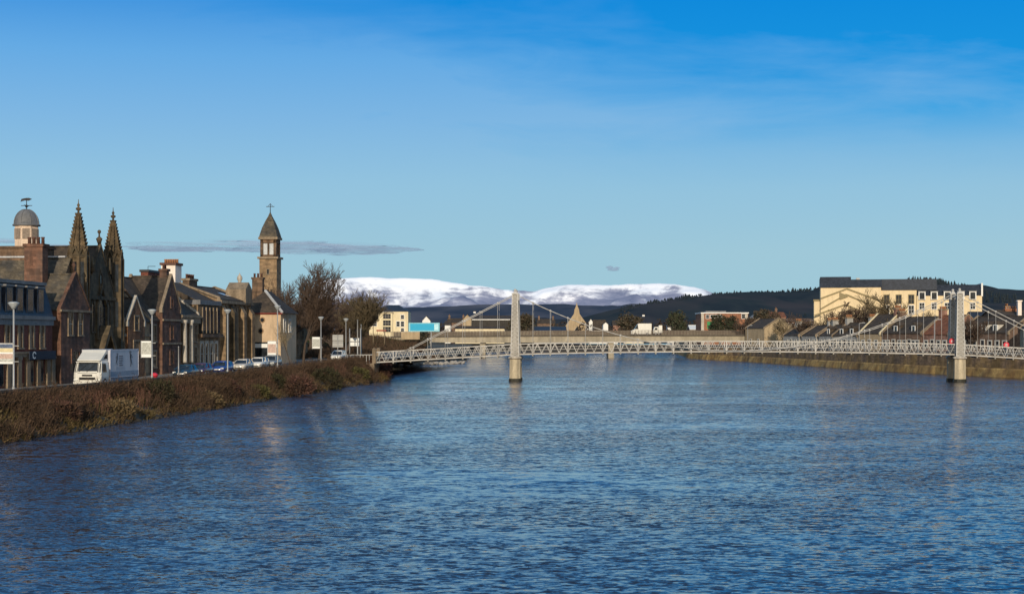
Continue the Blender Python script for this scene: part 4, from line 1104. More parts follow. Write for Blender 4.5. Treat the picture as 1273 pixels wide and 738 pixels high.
tree_at(361,343,226,2.8,'bare_tree','tall bare tree close behind the peach house, left of the tallest street tree',31,spread=.62,trunk=.3,clear=.24,levels=6,maxseg=16000,tw=.042,width=6.5)
tree_at(415,368,300,2.8,'bare_tree','dark bare tree far behind the two grey road signs, left of the fan-shaped tree',32,spread=.8,trunk=.3,clear=.18,levels=6,maxseg=12000,tw=.036,width=13)
tree_at(397,366,235,2.8,'bare_tree','dark bare tree just right of the tallest street tree',12,spread=.66,trunk=.26,clear=.22,levels=6,maxseg=12000,tw=.032,width=6.0)
tree_at(413,364,262,2.8,'bare_tree','low bushy bare tree behind the two grey road signs',13,spread=.75,trunk=.3,clear=.2,levels=7,maxseg=14000,tw=.032,width=8)
tree_at(446,358,252,2.8,'bare_tree','fan-shaped olive brown bare tree left of the cream building',14,spread=.5,trunk=.30,clear=.2,kids=(3,3),mat=twigG,fan=True,levels=7,maxseg=18000,tw=.03,width=6.8)
tree_at(430,372,285,2.8,'bare_tree','brown bare tree behind the fan-shaped tree, lower and wider',15,spread=.7,trunk=.3,clear=.18,levels=6,maxseg=8000,tw=.03,width=9)
tree_at(386,370,300,2.8,'bare_tree','dark twiggy bare tree farthest back behind the tallest street tree',16,spread=.8,trunk=.3,clear=.18,levels=6,maxseg=8000,tw=.034,width=11)
tree_at(360,392,206,2.7,'bare_tree','small pale bare sapling in front of the peach house corner',17,spread=.6,trunk=.09,clear=.25,levels=5,maxseg=1500,tw=.016,mat=twigP,width=3.4)
# ------------------------------------------------------------------ scrub on the river bank (nobody could count it)
def scrubmat(name,cols):
    m,nt,b=new_mat(name)
    pos=N(nt,'ShaderNodeNewGeometry').outputs['Position']
    f=noise_n(nt,pos,.45,6,.75,.6); g_=noise_n(nt,pos,6,2)
    c=ramp_n(nt,f,[(p,c) for p,c in zip((.3,.42,.54,.66,.78),cols)])
    nt.links.new(mix_n(nt,1,c,ramp_n(nt,g_,[(.3,.45),(.7,1.45)]),'MULTIPLY'),b.inputs['Base Color'])
    b.inputs['Roughness'].default_value=.9; b.inputs['Specular IOR Level'].default_value=.1
    return m
scm=scrubmat('scrub_twigs',[(.024,.017,.011),(.062,.041,.027),(.105,.067,.043),(.046,.031,.022),(.13,.10,.056)])
grm=scrubmat('bank_grass',[(.03,.024,.012),(.17,.115,.052),(.075,.058,.024),(.23,.165,.08),(.05,.042,.02)])
sc=MB(); gs=MB(); rr=random.Random(9)
def blade(m,p,d,w_):
    a=d.cross(Vector((rr.uniform(-1,1),rr.uniform(-1,1),.2))).normalized()*w_
    m.add([p-a,p+a,p+d],[(0,1,2)])
for i in range(34000):
    s=-10+150*rr.random()**1.05; t=rr.random()**.8
    p=Vector(slope_pt(s,t))
    if t<.8 and noise.noise(Vector((p.x*.5,p.y*.33,21)))>.32: continue
    cl=noise.noise(Vector((p.x*.35,p.y*.22,1.7)))
    hgt=max(.12,(.5+.9*cl)) if t<.78 else rr.uniform(.55,1.15)
    if t<.18+.3*max(0,noise.noise(Vector((p.x*.1,p.y*.16,6)))+.35) and rr.random()<.75 or (cl<-.15 and rr.random()<.6):
        d=Vector((rr.gauss(.25,.35),rr.gauss(0,.35),rr.uniform(.4,1)))*rr.uniform(.25,.6); blade(gs,p,d,.05)
    else:
        for k in range(3):
            d=Vector((rr.gauss(.1,.35),rr.gauss(0,.4),rr.uniform(.6,1.2)))*hgt*rr.uniform(.6,1.5); q=p+Vector((rr.gauss(0,.15),rr.gauss(0,.25),0))
            blade(sc,q,d,rr.uniform(.018,.045))
            for j in range(2):
                q2=q+d*rr.uniform(.3,.9); blade(sc,q2,Vector((rr.gauss(0,.5),rr.gauss(0,.5),rr.uniform(.0,.6)))*.35*hgt,.022)
redm_=scrubmat('red_stems',[(.06,.03,.022),(.12,.06,.042),(.16,.085,.06),(.09,.05,.034),(.13,.08,.05)])
rs2=MB()
for i in range(5200):
    s=rr.uniform(-12,140); t=rr.uniform(.35,1.0)
    if noise.noise(Vector((s*.12,t*1.5,8.3)))<.02: continue
    p=Vector(slope_pt(s,t)); hh=rr.uniform(.7,1.7)*(1 if t<.7 else .62)
    d=Vector((rr.gauss(.05,.16),rr.gauss(0,.2),1))*hh; blade(rs2,p,d,rr.uniform(.014,.03))
    for j in range(2): blade(rs2,p+d*rr.uniform(.4,.9),Vector((rr.gauss(0,.35),rr.gauss(0,.35),.6))*.5,.014)
tag(rs2.build('red_stem_scrub', redm_),'upright reddish leafless stems standing among the scrub of the left bank','scrub',kind='stuff')
tag(sc.build('bank_scrub', scm),'tangled brown leafless scrub covering the left river bank below the wall','scrub',kind='stuff')
tag(gs.build('bank_grass', grm),'rough yellowish grass at the foot of the left river bank','grass',kind='stuff')
st=MB()
for i in range(160):
    s=rr.uniform(-12,135); q=Vector(slope_pt(s,rr.uniform(.03,.12))); k=rock(q.x,q.y,max(.02,q.z),rr.uniform(.15,.4),i+500); st.add(k.v,k.f)
tag(st.build('bank_stones', M('dark_boulders',(.028,.025,.02),var=.5,streak=0)),'dark stones along the water line of the left bank','stones',kind='stuff')
# separate shrubs
def shrub(label,loc,r,h,seed,mat,n=1600,name='shrub'):
    rr=random.Random(seed); T=thing(name,label,'shrub',loc)
    s_=MB()
    for k in range(9):
        a=rr.uniform(0,6.28); s_.tube((0,0,-.3),(r*.6*math.cos(a),r*.6*math.sin(a),h*rr.uniform(.5,.8)),.05,.02,4,False)
    s_.build('stem', bark, T)
    f=MB()
    for k in range(n):
        while True:
            v=Vector((rr.uniform(-1,1),rr.uniform(-1,1),rr.uniform(-.6,1)))
            if v.length<1: break
        v=v.normalized()*(v.length**.5); nz=1+.35*noise.noise(v*2.2+Vector((seed,0,0)))
        p=Vector((v.x*r*nz,v.y*r*nz,h*.42+v.z*h*.55*nz))
        d=(v+Vector((rr.gauss(0,.6),rr.gauss(0,.6),rr.gauss(.3,.5)))).normalized()*rr.uniform(.18,.5)*min(1,r*.6)
        a=d.cross(Vector((rr.gauss(0,1),rr.gauss(0,1),rr.gauss(0,1)))).normalized()*rr.uniform(.03,.09)
        f.add([p-a,p+a,p+d],[(0,1,2)])
    f.build('foliage', mat, T); return T
bush=scrubmat('shrub_brown',[(.06,.03,.024),(.10,.05,.04),(.085,.05,.035),(.06,.045,.03),(.11,.075,.05)])
bushd=scrubmat('shrub_dark',[(.03,.026,.017),(.055,.045,.028),(.045,.045,.022),(.04,.032,.024),(.08,.06,.03)])
shrub('round reddish brown shrub overhanging the water under the left end of the footbridge',at(469,462,219)+Vector((0,0,-1.2)),2.0,3.6,1,bush,2600)
shrub('dark tangled shrub on the bank left of the round reddish shrub',at(437,470,203)+Vector((-.5,0,-1)),1.9,2.6,2,bushd,2000)
shrub('dark olive shrub on the bank halfway along, below the lamp post',at(404,474,180)+Vector((0,0,-1.0)),2.0,2.6,3,bushd,2000)
shrub('low dark shrub on the bank below the white parked car',at(372,480,160)+Vector((0,0,-.9)),1.5,2.1,4,bush,1500)

tanb=scrubmat('shrub_tan',[(.07,.05,.028),(.14,.10,.055),(.18,.13,.07),(.10,.07,.04),(.21,.16,.09)])
olv=scrubmat('shrub_olive',[(.035,.035,.016),(.07,.065,.028),(.10,.09,.035),(.055,.05,.022),(.12,.10,.045)])
for s,t,r_,h_,mt,lab in ((13,.45,1.0,1.5,bush,'small reddish shrub on the bank below the left edge of the brick building'),(22,.3,1.1,1.3,tanb,'pale tan shrub low on the bank below the brick shopfront'),(33,.5,1.3,1.9,bushd,'dark shrub on the bank just below the cab of the truck'),(44,.28,1.1,1.3,tanb,'pale tan shrub low on the bank below the back of the truck'),(52,.5,1.2,1.9,bush,'reddish shrub on the bank below the second lamp post'),(60,.25,1.2,1.3,olv,'olive shrub at the waterline below the bare sign post'),(70,.45,1.2,1.8,bushd,'dark shrub on the bank below the blue parked car'),(79,.25,1.3,1.5,tanb,'tan shrub at the waterline below the silver parked car'),(112,.3,1.3,1.6,olv,'olive shrub low on the bank below the notice boards')):
    q=Vector(slope_pt(s,t)); shrub(lab,q+Vector((0,0,-.25)),r_,h_,int(s),mt,1300)
# ------------------------------------------------------------------ right bank cottages
M_frame=M('cottage_trim',(.58,.55,.49),streak=.25)
def cottage(name,label,p0,p1,depth,ze,zr,wall,roof,group=None,chims=(0,1),doors=(.5,),wins=(.2,.8),dormers=(),skew=trimS,frame=None,base=3.36,ridge='x',chm=None,dkind='gable',near=()):
    """p0->p1 is the street front (near end first); local x along it, y away from the river"""
    d=(Vector(p1)-Vector(p0)); L=d.length; rz=math.atan2(d.y,d.x)
    T=thing(name,label,'house',(p0[0],p0[1],base),rz,group)
    frame=frame or M_frame
    # away from the river is to the right of p0->p1 : local -y
    def Y(v): return -v
    h,r=ze-base,zr-base
    gable(T,0,L,-depth,0,h,r,wall,roof,ridge,.12,skew=skew)
    sl=(r-h)/(depth/2)
    for t in wins: cwin(T,t*L,.7,.95,1.35,frame)
    for t in doors:
        f=lambda tt,o,z:(t*L+tt,o,z)
        m=MB(f).box(-.62,-.48,-.02,.1,0,2.2).box(.48,.62,-.02,.1,0,2.2).box(-.62,.62,-.02,.1,2.2,2.4).build('door_frame', frame, T)
        MB(f).box(-.48,.48,.003,.04,0,2.2).build('door', M('dark_door',(.03,.03,.035),streak=.1,bump=0) if 'dark_door' not in MATS else MATS['dark_door'], m)
    for t in chims:
        x=lerp(.45,L-.45,t); chimney(T,x,-depth/2,r-.7,r+1.15,.8,1.5,chm or wall,4,pot,'y',trimS,.5)
    for t in dormers:
        x=t*L; zb=h+.15
        D=MB().prism([(-.55,zb+.1),(-.55,zb+1.45),(-2.0,zb+1.45)],x-.62,x+.62,'x').build('dormer', roof if dkind=='gable' else frame, T)
        MB().prism([(x-.8,zb+1.45),(x+.8,zb+1.45),(x,zb+2.1)],-2.6,-.4,'y').build('dormer_roof', roof, D)
        mf=MB()
        for a,b_,c,d_ in ((-.62,-.45,zb+.1,zb+1.45),(.45,.62,zb+.1,zb+1.45),(-.45,.45,zb+.1,zb+.3),(-.45,.45,zb+1.27,zb+1.45)): mf.box(x+a,x+b_,-.548,-.44,c,d_)
        mf.build('dormer_frame', white, D); MB().box(x-.45,x+.45,-.547,-.50,zb+.3,zb+1.27).build('dormer_pane', glassD, D)
    for (yy,z,w_,hh) in near:
        f=lambda tt,o,zz:(-o,-yy+tt,zz)
        m=MB(f)
        for a,b_,c,d_ in ((-w_/2-.15,-w_/2,z,z+hh),(w_/2,w_/2+.15,z,z+hh),(-w_/2-.15,w_/2+.15,z-.12,z),(-w_/2-.15,w_/2+.15,z+hh,z+hh+.15)): m.box(a,b_,-.02,.08,c,d_)
        o=m.build('window', frame, T); MB(f).box(-w_/2,w_/2,.003,.03,z,z+hh).build('pane', glassD, o)
    return T
def cwin(T,x,z,w_,h,frame):
    m=MB()
    m.box(x-w_/2-.2,x-w_/2,-.02,.09,z,z+h).box(x+w_/2,x+w_/2+.2,-.02,.09,z,z+h).box(x-w_/2-.2,x+w_/2+.2,-.02,.09,z+h,z+h+.22).box(x-w_/2-.25,x+w_/2+.25,-.02,.13,z-.14,z)
    o=m.build('window', frame, T); MB().box(x-w_/2,x+w_/2,.003,.03,z,z+h).build('pane', glassD, o)
    MB().box(x-w_/2,x+w_/2,.031,.06,z+h/2-.03,z+h/2+.03).build('sash', white, o)
def fr(px,Y): return ((px-CX)/F*Y, Y)
def bz(py,Y): return H0+(HY-py)/F*Y
greyst=M('grey_harl',(.33,.32,.30),streak=.3,var=.2); tanst=M('tan_harl',(.42,.32,.20),streak=.3,var=.15); pinkst=M('pink_stone',(.30,.17,.13),brick=(.6,.3,.012),streak=.4)
brst=M('brown_stone',(.19,.125,.09),brick=(.6,.3,.012),streak=.4); rustroof=M('rust_tiles',(.26,.10,.05),brick=(.3,.25,.015),streak=.3,col2=(.2,.085,.05))
RB='riverside cottages on the right bank'
# near end .. far end of each front
def rowpt(t): return (94-.34*t, 262+.94*t)
def row2(t): return (75-.25*t, 352+.97*t)
cottage('cottage','tan stone cottage at the right edge with its gable towards the viewer',fr(1294,243),fr(1268,262),8,7.6,11.0,tanst,slate,RB,chims=(1,),doors=(.5,),wins=(.25,.8),near=((2.6,1.2,.9,1.5),(5.4,1.2,.9,1.5),(4,4.2,.8,1.3)),frame=trimL)
cottage('cottage','low dark roofed cottage with white dormers right of the right bridge tower',rowpt(12.2),rowpt(27.2),9,6.9,9.9,brst,slate,RB,chims=(),doors=(.5,),wins=(.08,.22,.36,.66,.8,.94),dormers=(.3,.52,.85),dkind='box')
cottage('cottage','cottage with a rust coloured roof and near gable just left of the right bridge tower',rowpt(30),rowpt(38.5),9,6.7,10.3,pinkst,rustroof,RB,chims=(1,),doors=(.62,),wins=(.15,.38,.85),near=((2.5,.9,1.0,1.4),(6,.9,1.0,1.4)))
cottage('cottage','long brown cottage with dark roof between the rust roof and the chimneyed tan gable',rowpt(38.8),rowpt(52.4),9,6.9,10.1,brst,slate,RB,chims=(1,),doors=(.3,.7),wins=(.1,.2,.42,.55,.85,.95),dormers=(.25,.7))
cottage('cottage','cottage with bright tan sloping gable and pinkish chimney facing the viewer',rowpt(53),rowpt(61),9,6.9,10.8,tanst,slate,RB,chims=(0,),doors=(.5,),wins=(.2,.8),chm=pinkst,skew=cream)
cottage('cottage','grey cottage with white window surrounds left of the tan gable',rowpt(61.6),rowpt(71.5),8,6.4,9.1,greyst,slate,RB,chims=(0,1),doors=(.5,),wins=(.15,.33,.68,.88),dormers=(.3,.7))
cottage('cottage','grey cottage with pale skews and one dormer, just beyond the white surrounded cottage',row2(0),row2(8),8,6.5,8.9,greyst,slate,RB,chims=(1,),doors=(.45,),wins=(.15,.3,.7,.9),dormers=(.5,))
cottage('cottage','small grey cottage with near chimney, third from the left of the riverside row',row2(9.5),row2(17.5),8,6.5,8.8,greyst,slate,RB,chims=(0,),doors=(.5,),wins=(.2,.8))
cottage('cottage','leftmost small grey cottage of the riverside row, with far chimney',row2(19),row2(28),8,6.5,8.8,greyst,slate,RB,chims=(1,),doors=(.5,),wins=(.2,.75))
cottage('cottage','tan house with plain gable left of the small grey riverside cottages',fr(950,432),(68.5,444),9,8.6,11.3,tanst,slate,None,chims=(),doors=(),wins=(.3,.7),skew=trimS)
def block(name,label,px0,px1,py,Y,depth,wall,roof,kind='gable',base=3.3,wins=None,roofpy=None,cat='house',group=None,chims=(),frame=None,rz=0.0,fascia=None,door=False):
    """a house set square to the viewer-ish; py = eaves row, roofpy = ridge row"""
    x0,x1=(px0-CX)/F*Y,(px1-CX)/F*Y; L=x1-x0; ze=bz(py,Y)-base; zr=bz(roofpy,Y)-base
    T=thing(name,label,cat,(x0,Y,base),rz,group); frame=frame or white
    if kind=='gable': gable(T,0,L,0,depth,ze,zr,wall,roof,'x',.2)
    elif kind=='end': gable(T,0,L,0,depth,ze,zr,wall,roof,'y',.15)
    elif kind=='hip':
        MB().box(0,L,0,depth,0,ze).build('wall',wall,T); k=min(L,depth)*.4
        MB().add([(-.3,-.3,ze+.01),(L+.3,-.3,ze+.01),(L+.3,depth+.3,ze+.01),(-.3,depth+.3,ze+.01),(k,depth/2,zr),(L-k,depth/2,zr)],[(3,2,1,0),(0,1,5,4),(1,2,5),(2,3,4,5),(3,0,4)]).build('roof',roof,T)
    elif kind=='flat':
        MB().box(0,L,0,depth,0,ze).build('wall',wall,T); MB().box(-.25,L+.25,-.25,depth+.25,ze+.002,zr).build('roof',roof,T)
    if fascia: MB().box(-.3,L+.3,-.42,-.3,ze-.25,ze+.15).build('fascia',fascia,T)
    for (t,z,w_,h) in (wins or []): window(T,'street',t*L,0,z,w_,h,frame,sur=.12,proud=.08,mull=1 if w_>1.2 else 0,trans=1 if h>1 else 0)
    if door: window(T,'street',door*L,0,0.02,1.0,2.1,frame,glass=MATS['dark_door'],sur=.12,mull=0,trans=0,sill=False)
    for t in chims: chimney(T,t*L,depth/2,zr-.8,zr+1.2,.8,1.4,wall,3,pot,'y',trimS,.5)
    return T
# long roofed houses of the street behind the riverside cottages
block('terraced_house','grey roofed house with white gable chimney behind the right bridge tower',1212,1262,401,335,9,greyst,slateB,roofpy=388,wins=[(.2,3,1,1.4),(.8,3,1,1.4)],chims=(.95,))
block('terraced_house','house with orange brick chimney stack full of pots at the right edge',1236,1292,394,312,9,brst,slate,roofpy=386.5,wins=[(.3,3,1,1.4)])
x,y=fr(1256,316.5); q=thing('chimney_stack','wide orange brick chimney stack with many pots rising over the right-hand roofs','chimney',(x,y,10.8)); chimney(q,0,0,0,bz(383.5,316)-11.1,2.4,1.1,brickO,5,pot,'x',brickO,.5)
x,y=fr(1267,312); q=thing('chimney_stack','slim white rendered chimney at the far right above the roofs','chimney',(x,y,10.0)); chimney(q,0,0,0,bz(373,312)-10.3,.75,.8,chimW,0)
# ------------------------------------------------------------------ yellow building
YY=384.0
x0=(1012-CX)/F*YY; base=3.4
T=thing('yellow_building','large yellow rendered building with dark flat-topped roofs and chevron bands on its left front','building',(x0,YY,base),-.19)
X=lambda px:(px-1012)/F*YY
Z=lambda py:bz(py,YY)-base
MB().box(X(1020),X(1093),0,22,0,Z(357.5)).build('main_block', yellow, T)
MB().box(X(1012),X(1020)-.002,1.5,20,0,Z(374)).build('side_block', yellow, T)
MB().box(X(1012)-.15,X(1020)-.004,1.3,20.2,Z(374)+.002,Z(372)).build('side_roof', olive, T)
MB().box(X(1093)+.002,X(1136),1.2,20,0,Z(361)).build('middle_block', yellow, T)
MB().box(X(1136)+.002,X(1213),.6,18,0,Z(368)).build('wing', yellow, T)
MB().prism([(-.3,Z(357.5)+.002),(22,Z(357.5)+.002),(20.5,Z(344)),(1.2,Z(344))],X(1019.5),X(1057),'x').build('roof', slateB, T)
MB().prism([(-.15,Z(357.5)+.004),(22,Z(357.5)+.004),(20.5,Z(347.5)),(1.0,Z(347.5))],X(1057)+.002,X(1094),'x').build('roof', slateB, T)
MB().prism([(1.0,Z(361)+.002),(20,Z(361)+.002),(19,Z(347.2)),(2.0,Z(347.2))],X(1094)+.002,X(1160),'x').build('roof', slateB, T)
MB().prism([(.4,Z(368)+.002),(18,Z(368)+.002),(16,Z(354.5)),(2.4,Z(354.5))],X(1136)+.004,X(1212),'x').build('roof', slateB, T)
MB().box(X(1212)+.002,X(1214),.5,18.1,Z(369),Z(353)).build('end_skew', white, T)
for zz in (0,):
    m=MB()
for a,b_,c in ((364,380,363.5),(375,393,371.5),(388,404,385)):
    pass
ch=[((1020,371),(1052,359),(1092,374)),((1020,384),(1051,366),(1092,384)),((1012.5,392),(1050,378.5),(1092,396))]
for l_,pk,r_ in ch:
    m=MB(); 
    m.bar((X(l_[0]),-.10,Z(l_[1])),(X(pk[0]),-.10,Z(pk[1])),.3,.34); m.bar((X(pk[0]),-.10,Z(pk[1])),(X(r_[0]),-.10,Z(r_[1])),.3,.34)
    m.build('chevron_band', olive, T)
MB().prism([(X(1043),Z(372)),(X(1044.5),Z(372)),(X(1053),Z(369)),(X(1053),Z(367.5)),(X(1044.5),Z(364)),(X(1043),Z(363.5))],-.4,-.28,'y').build('flood_light', olive, T)
dg=MATS['dark_door'] if 'dark_door' in MATS else glassD
for px in (1100,1114.5,1129.5):
    for p0,p1 in ((378,367),(390,380)):
        window(T,'street',X(px),1.2,Z(p0),1.25,Z(p1)-Z(p0),white if p1>370 else olive,sur=.14,mull=1,trans=1,sill=p1>370)
for px in (1142,1156.5,1172,1188,1202):
    d=MB().box(X(px)-.85,X(px)+.85,.2,3.2,Z(373),Z(363)).build('dormer', white, T)
    MB().box(X(px)-1.0,X(px)+1.0,.02,3.3,Z(363)+.002,Z(362.2)).build('dormer_roof', lead, d)
    MB().box(X(px)-.6,X(px)+.6,.16,.198,Z(372.4),Z(364.2)).build('dormer_pane', glassD, d)
    window(T,'street',X(px),.6,Z(384.5),1.15,Z(377)-Z(384.5),white,sur=.12,mull=1,trans=1)
for px in (1066,1080):
    window(T,'street',X(px),0,Z(404),1.0,1.5,white,sur=.1)
MB().box(X(1064),X(1068),4,6,Z(347.5),Z(345)).build('roof_vent', galv, T)

# ------------------------------------------------------------------ road bridge downstream, with traffic
FY=446.0
fx=lambda px:(px-CX)/F*FY
T=thing('road_bridge','long low beige concrete road bridge with dark railings crossing behind the footbridge','bridge',(fx(486),FY,0))
ox=fx(486); Lb=fx(934)-ox
zt=lambda px:bz(pw([(486,418.3),(700,416.6),(934,416.4)],px),FY); zb=lambda px:bz(pw([(486,424.5),(600,426),(760,424.6),(934,425.2)],px),FY)
ps=[486+8*i for i in range(57)]
MB().loft([[(fx(p)-ox,0,zb(p)),(fx(p)-ox,11,zb(p)),(fx(p)-ox,11,zt(p)),(fx(p)-ox,0,zt(p))] for p in ps]).build('deck', concG, T)
MB().loft([[(fx(p)-ox,-.3,zt(p)-.25),(fx(p)-ox,-.002,zt(p)-.25),(fx(p)-ox,-.002,zt(p)+.12),(fx(p)-ox,-.3,zt(p)+.12)] for p in ps]).build('fascia_beam', M('dark_concrete',(.10,.085,.07),streak=.3), T)  # edge beam in darker concrete than the deck
for y_ in (.25,10.6):
    m=MB()
    for p,q in zip(ps,ps[1:]):
        for k in (.35,.7,1.05,1.4): m.bar((fx(p)-ox,y_,zt(p)+k),(fx(q)-ox,y_,zt(q)+k),.10)
        for k in range(2): x=lerp(fx(p),fx(q),k/2)-ox; m.box(x-.05,x+.05,y_-.05,y_+.05,zt(p)+.002,zt(p)+1.5)
    m.build('railing', brownr, T)
MB().loft([[(fx(p)-ox,10.95,zt(p)),(fx(p)-ox,11.2,zt(p)),(fx(p)-ox,11.2,zt(p)+1.3),(fx(p)-ox,10.95,zt(p)+1.3)] for p in ps]).build('far_parapet', concG, T)
for px in (600,760): MB().box(fx(px)-ox-.8,fx(px)-ox+.8,1,10,-1,zb(px)-.002).build('bridge_pier', concG, T)
for px in (486,):
    MB().box(-6,-.002,-1,12,1,zt(486)+.1).build('abutment', concG, T)
MB().box(Lb+.002,Lb+6,-1,12,1,zt(934)+.1).build('abutment', concG, T)
# white van and small white lorry on it
def bigvan(px0,px1,label,py,kind):
    x0=fx(px0); L=fx(px1)-x0; zg=zt(px0)+.02; h=bz(py,FY+6)-zg
    T=thing('white_van' if kind=='van' else 'white_lorry',label,'van' if kind=='van' else 'lorry',(x0,FY+5.2,zg))
    if kind=='van':
        pr=[(0,.35),(0,1.2),(.25,1.5),(1.0,1.75),(1.9,h-.25),(2.3,h),(L-.05,h),(L,h-.1),(L,.4)]
        b_=MB().prism(pr,0,2.1,'y').build('body', tw, T)
        MB().prism([(.98,1.80),(1.82,h-.35),(1.95,h-.35),(2.15,1.8)],-.015,-.003,'y').add([(.985,.2,1.83),(.985,1.9,1.83),(1.79,1.9,h-.36),(1.79,.2,h-.36)],[(0,1,2,3)]).build('window', glassD, b_)
        for x in (1.2,L-1.3):
            for y in (.1,2.0): wheel(T,x,y,.38,.25,galv,0)
    else:
        MB().prism([(0,.5),(0,1.6),(.35,h-.5),(1.5,h-.5),(1.5,.5)],.05,2.15,'y').build('cab', tw, T)
        MB().prism([(.2,1.55),(.5,h-.75),(1.2,h-.75),(1.2,1.55)],.035,.048,'y').build('window', glassD, T)
        MB().box(1.6,L,0,2.2,.75,h).build('cargo_box', tw, T); MB().box(1.5,L,.6,1.6,.5,.74).build('chassis', black, T)
        for x in (.7,L-1.0):
            for y in (.15,2.05): wheel(T,x,y,.42,.25,galv,0)
bigvan(786.5,812,'long white panel van with sloping nose on the road bridge',402.0,'van')
bigvan(814.5,825.5,'small white lorry following the long white van on the road bridge',404.2,'lorry')

# ------------------------------------------------------------------ far bank and town behind
Tc=thing('cream_building','cream three-storey building with dark hipped roof behind the grassy left bank','building',(at(458,418,480).x,480,3.0))
Xc=lambda px:(px-458)/F*480
Zc=lambda py:bz(py,480)-3.0
MB().box(Xc(470),Xc(507),1.2,14,0,Zc(387)).build('wall', cream, Tc)
MB().box(Xc(458),Xc(470)-.002,2.4,13,0,Zc(396)).build('side_wall', cream, Tc)
MB().box(Xc(474.5),Xc(488),0,1.198,0,Zc(388.5)).build('bay', cream, Tc)
MB().add([(Xc(469.5),1,Zc(387)+.01),(Xc(507.6),1,Zc(387)+.01),(Xc(507.6),14.3,Zc(387)+.01),(Xc(469.5),14.3,Zc(387)+.01),(Xc(479),7,Zc(378.5)),(Xc(494),7,Zc(378.5))],[(3,2,1,0),(0,1,5,4),(1,2,5),(2,3,4,5),(3,0,4)]).build('roof', slateB, Tc)
MB().add([(Xc(457),2,Zc(396)+.01),(Xc(470),2,Zc(396)+.01),(Xc(470),13,Zc(396)+.01),(Xc(457),13,Zc(396)+.01),(Xc(463),7.5,Zc(391)),(Xc(470)-.01,7.5,Zc(391))],[(3,2,1,0),(0,1,5,4),(1,2,5),(2,3,4,5),(3,0,4)]).build('side_roof', slateB, Tc)
MB().box(Xc(473.8),Xc(488.7),-.3,1.19,Zc(388.5)+.002,Zc(387.6)).build('bay_roof', lead, Tc)
for px,y0,y1,w_ in ((481,396,390,2.4),(481,404.5,398,2.4),(481,412.5,406,2.4)):
    window(Tc,'street',Xc(px),0,Zc(y0),w_,Zc(y1)-Zc(y0),cream,sur=.15,mull=2,trans=1,bars=trimL)
for px,y0,y1 in ((500,396,391.5),(500,405.5,399.5),(494.5,405.5,399.5),(500,412,408)):
    window(Tc,'street',Xc(px),1.2,Zc(y0),1.0,Zc(y1)-Zc(y0),white,sur=.15,mull=0)
for px,y0,y1 in ((461,405,400),(465.5,405,400)):
    window(Tc,'street',Xc(px),2.4,Zc(y0),1.0,Zc(y1)-Zc(y0),white,sur=.15,mull=0)
MB().tube((Xc(481),5,Zc(380)),(Xc(481),5,Zc(371)),.06,n=5).build('flagpole', galv, Tc)
# teal board
p=at(536,425,330); T=thing('teal_board','wide plain turquoise board with a pale patch, raised on a slim grey post','sign',(p.x,330,2.8))
x0,x1=at(508,0,330).x-p.x,at(546.5,0,330).x-p.x; z0,z1=bz(412,330)-2.8,bz(401,330)-2.8
MB().box(x0,x1,-.05,.05,z0,z1).build('panel', M('pale_teal_frame',(.25,.52,.60),streak=.1,bump=0), T)
MB().box(x0+.35,x1-1.2,-.06,-.052,z0+.25,z1-.2).build('board_face', teal, T); MB().box(x1-1.15,x1-.3,-.06,-.052,z0+.3,z1-.3).build('pale_patch', M('pale_patch_blue',(.45,.72,.85),streak=0,bump=0), T)
MB().tube((0,.12,0),(0,.12,z1-.1),.1,n=8).box(x0+.4,x1-.4,.052,.12,z0+.5,z0+.62).build('post', galv, T)
# stone wall, posts and red sign near the grass
T=thing('garden_wall','short pale stone wall below the turquoise board','wall',(at(496,418,345).x,352,5.6)); 
Lw=at(519,418,352).x-at(496,418,352).x
MB().box(0,Lw,0,.5,0,bz(412.6,352)-5.6).build('wall', tanst, T); MB().box(-.05,Lw+.05,-.05,.55,bz(412.6,352)-5.598,bz(411.8,352)-5.6).build('coping', trimL, T)
for px,py in ((464,410),(478,412)):
    p=at(px,418,330); o=MB().lathe([(.09,0),(.09,bz(py-5,330)-4.6),(.02,bz(py-5,330)-4.5)],0,0,6).build('wooden_post', M('weathered_wood',(.30,.23,.15),streak=.2) if 'weathered_wood' not in MATS else MATS['weathered_wood'], None,(p.x,330,4.6))
    tag(o,'slim pale wooden post standing in the grass, '+('left one' if px<470 else 'right one beside the red sign'),'post','posts in the grassy bank')
p=at(474,412,345); T=thing('red_sign','long low red sign board in the grass below the cream building','sign',(p.x,345,6.2))
MB().box(-1.1,1.1,-.04,.04,bz(411.6,345)-6.2,bz(409.8,345)-6.2).build('board', M('brick_red_board',(.30,.07,.05),streak=.1,bump=0), T); MB().box(-.9,-.82,-.03,.03,-.5,bz(411.6,345)-6.202).box(.82,.9,-.03,.03,-.5,bz(411.6,345)-6.202).build('leg', darkmt, T)
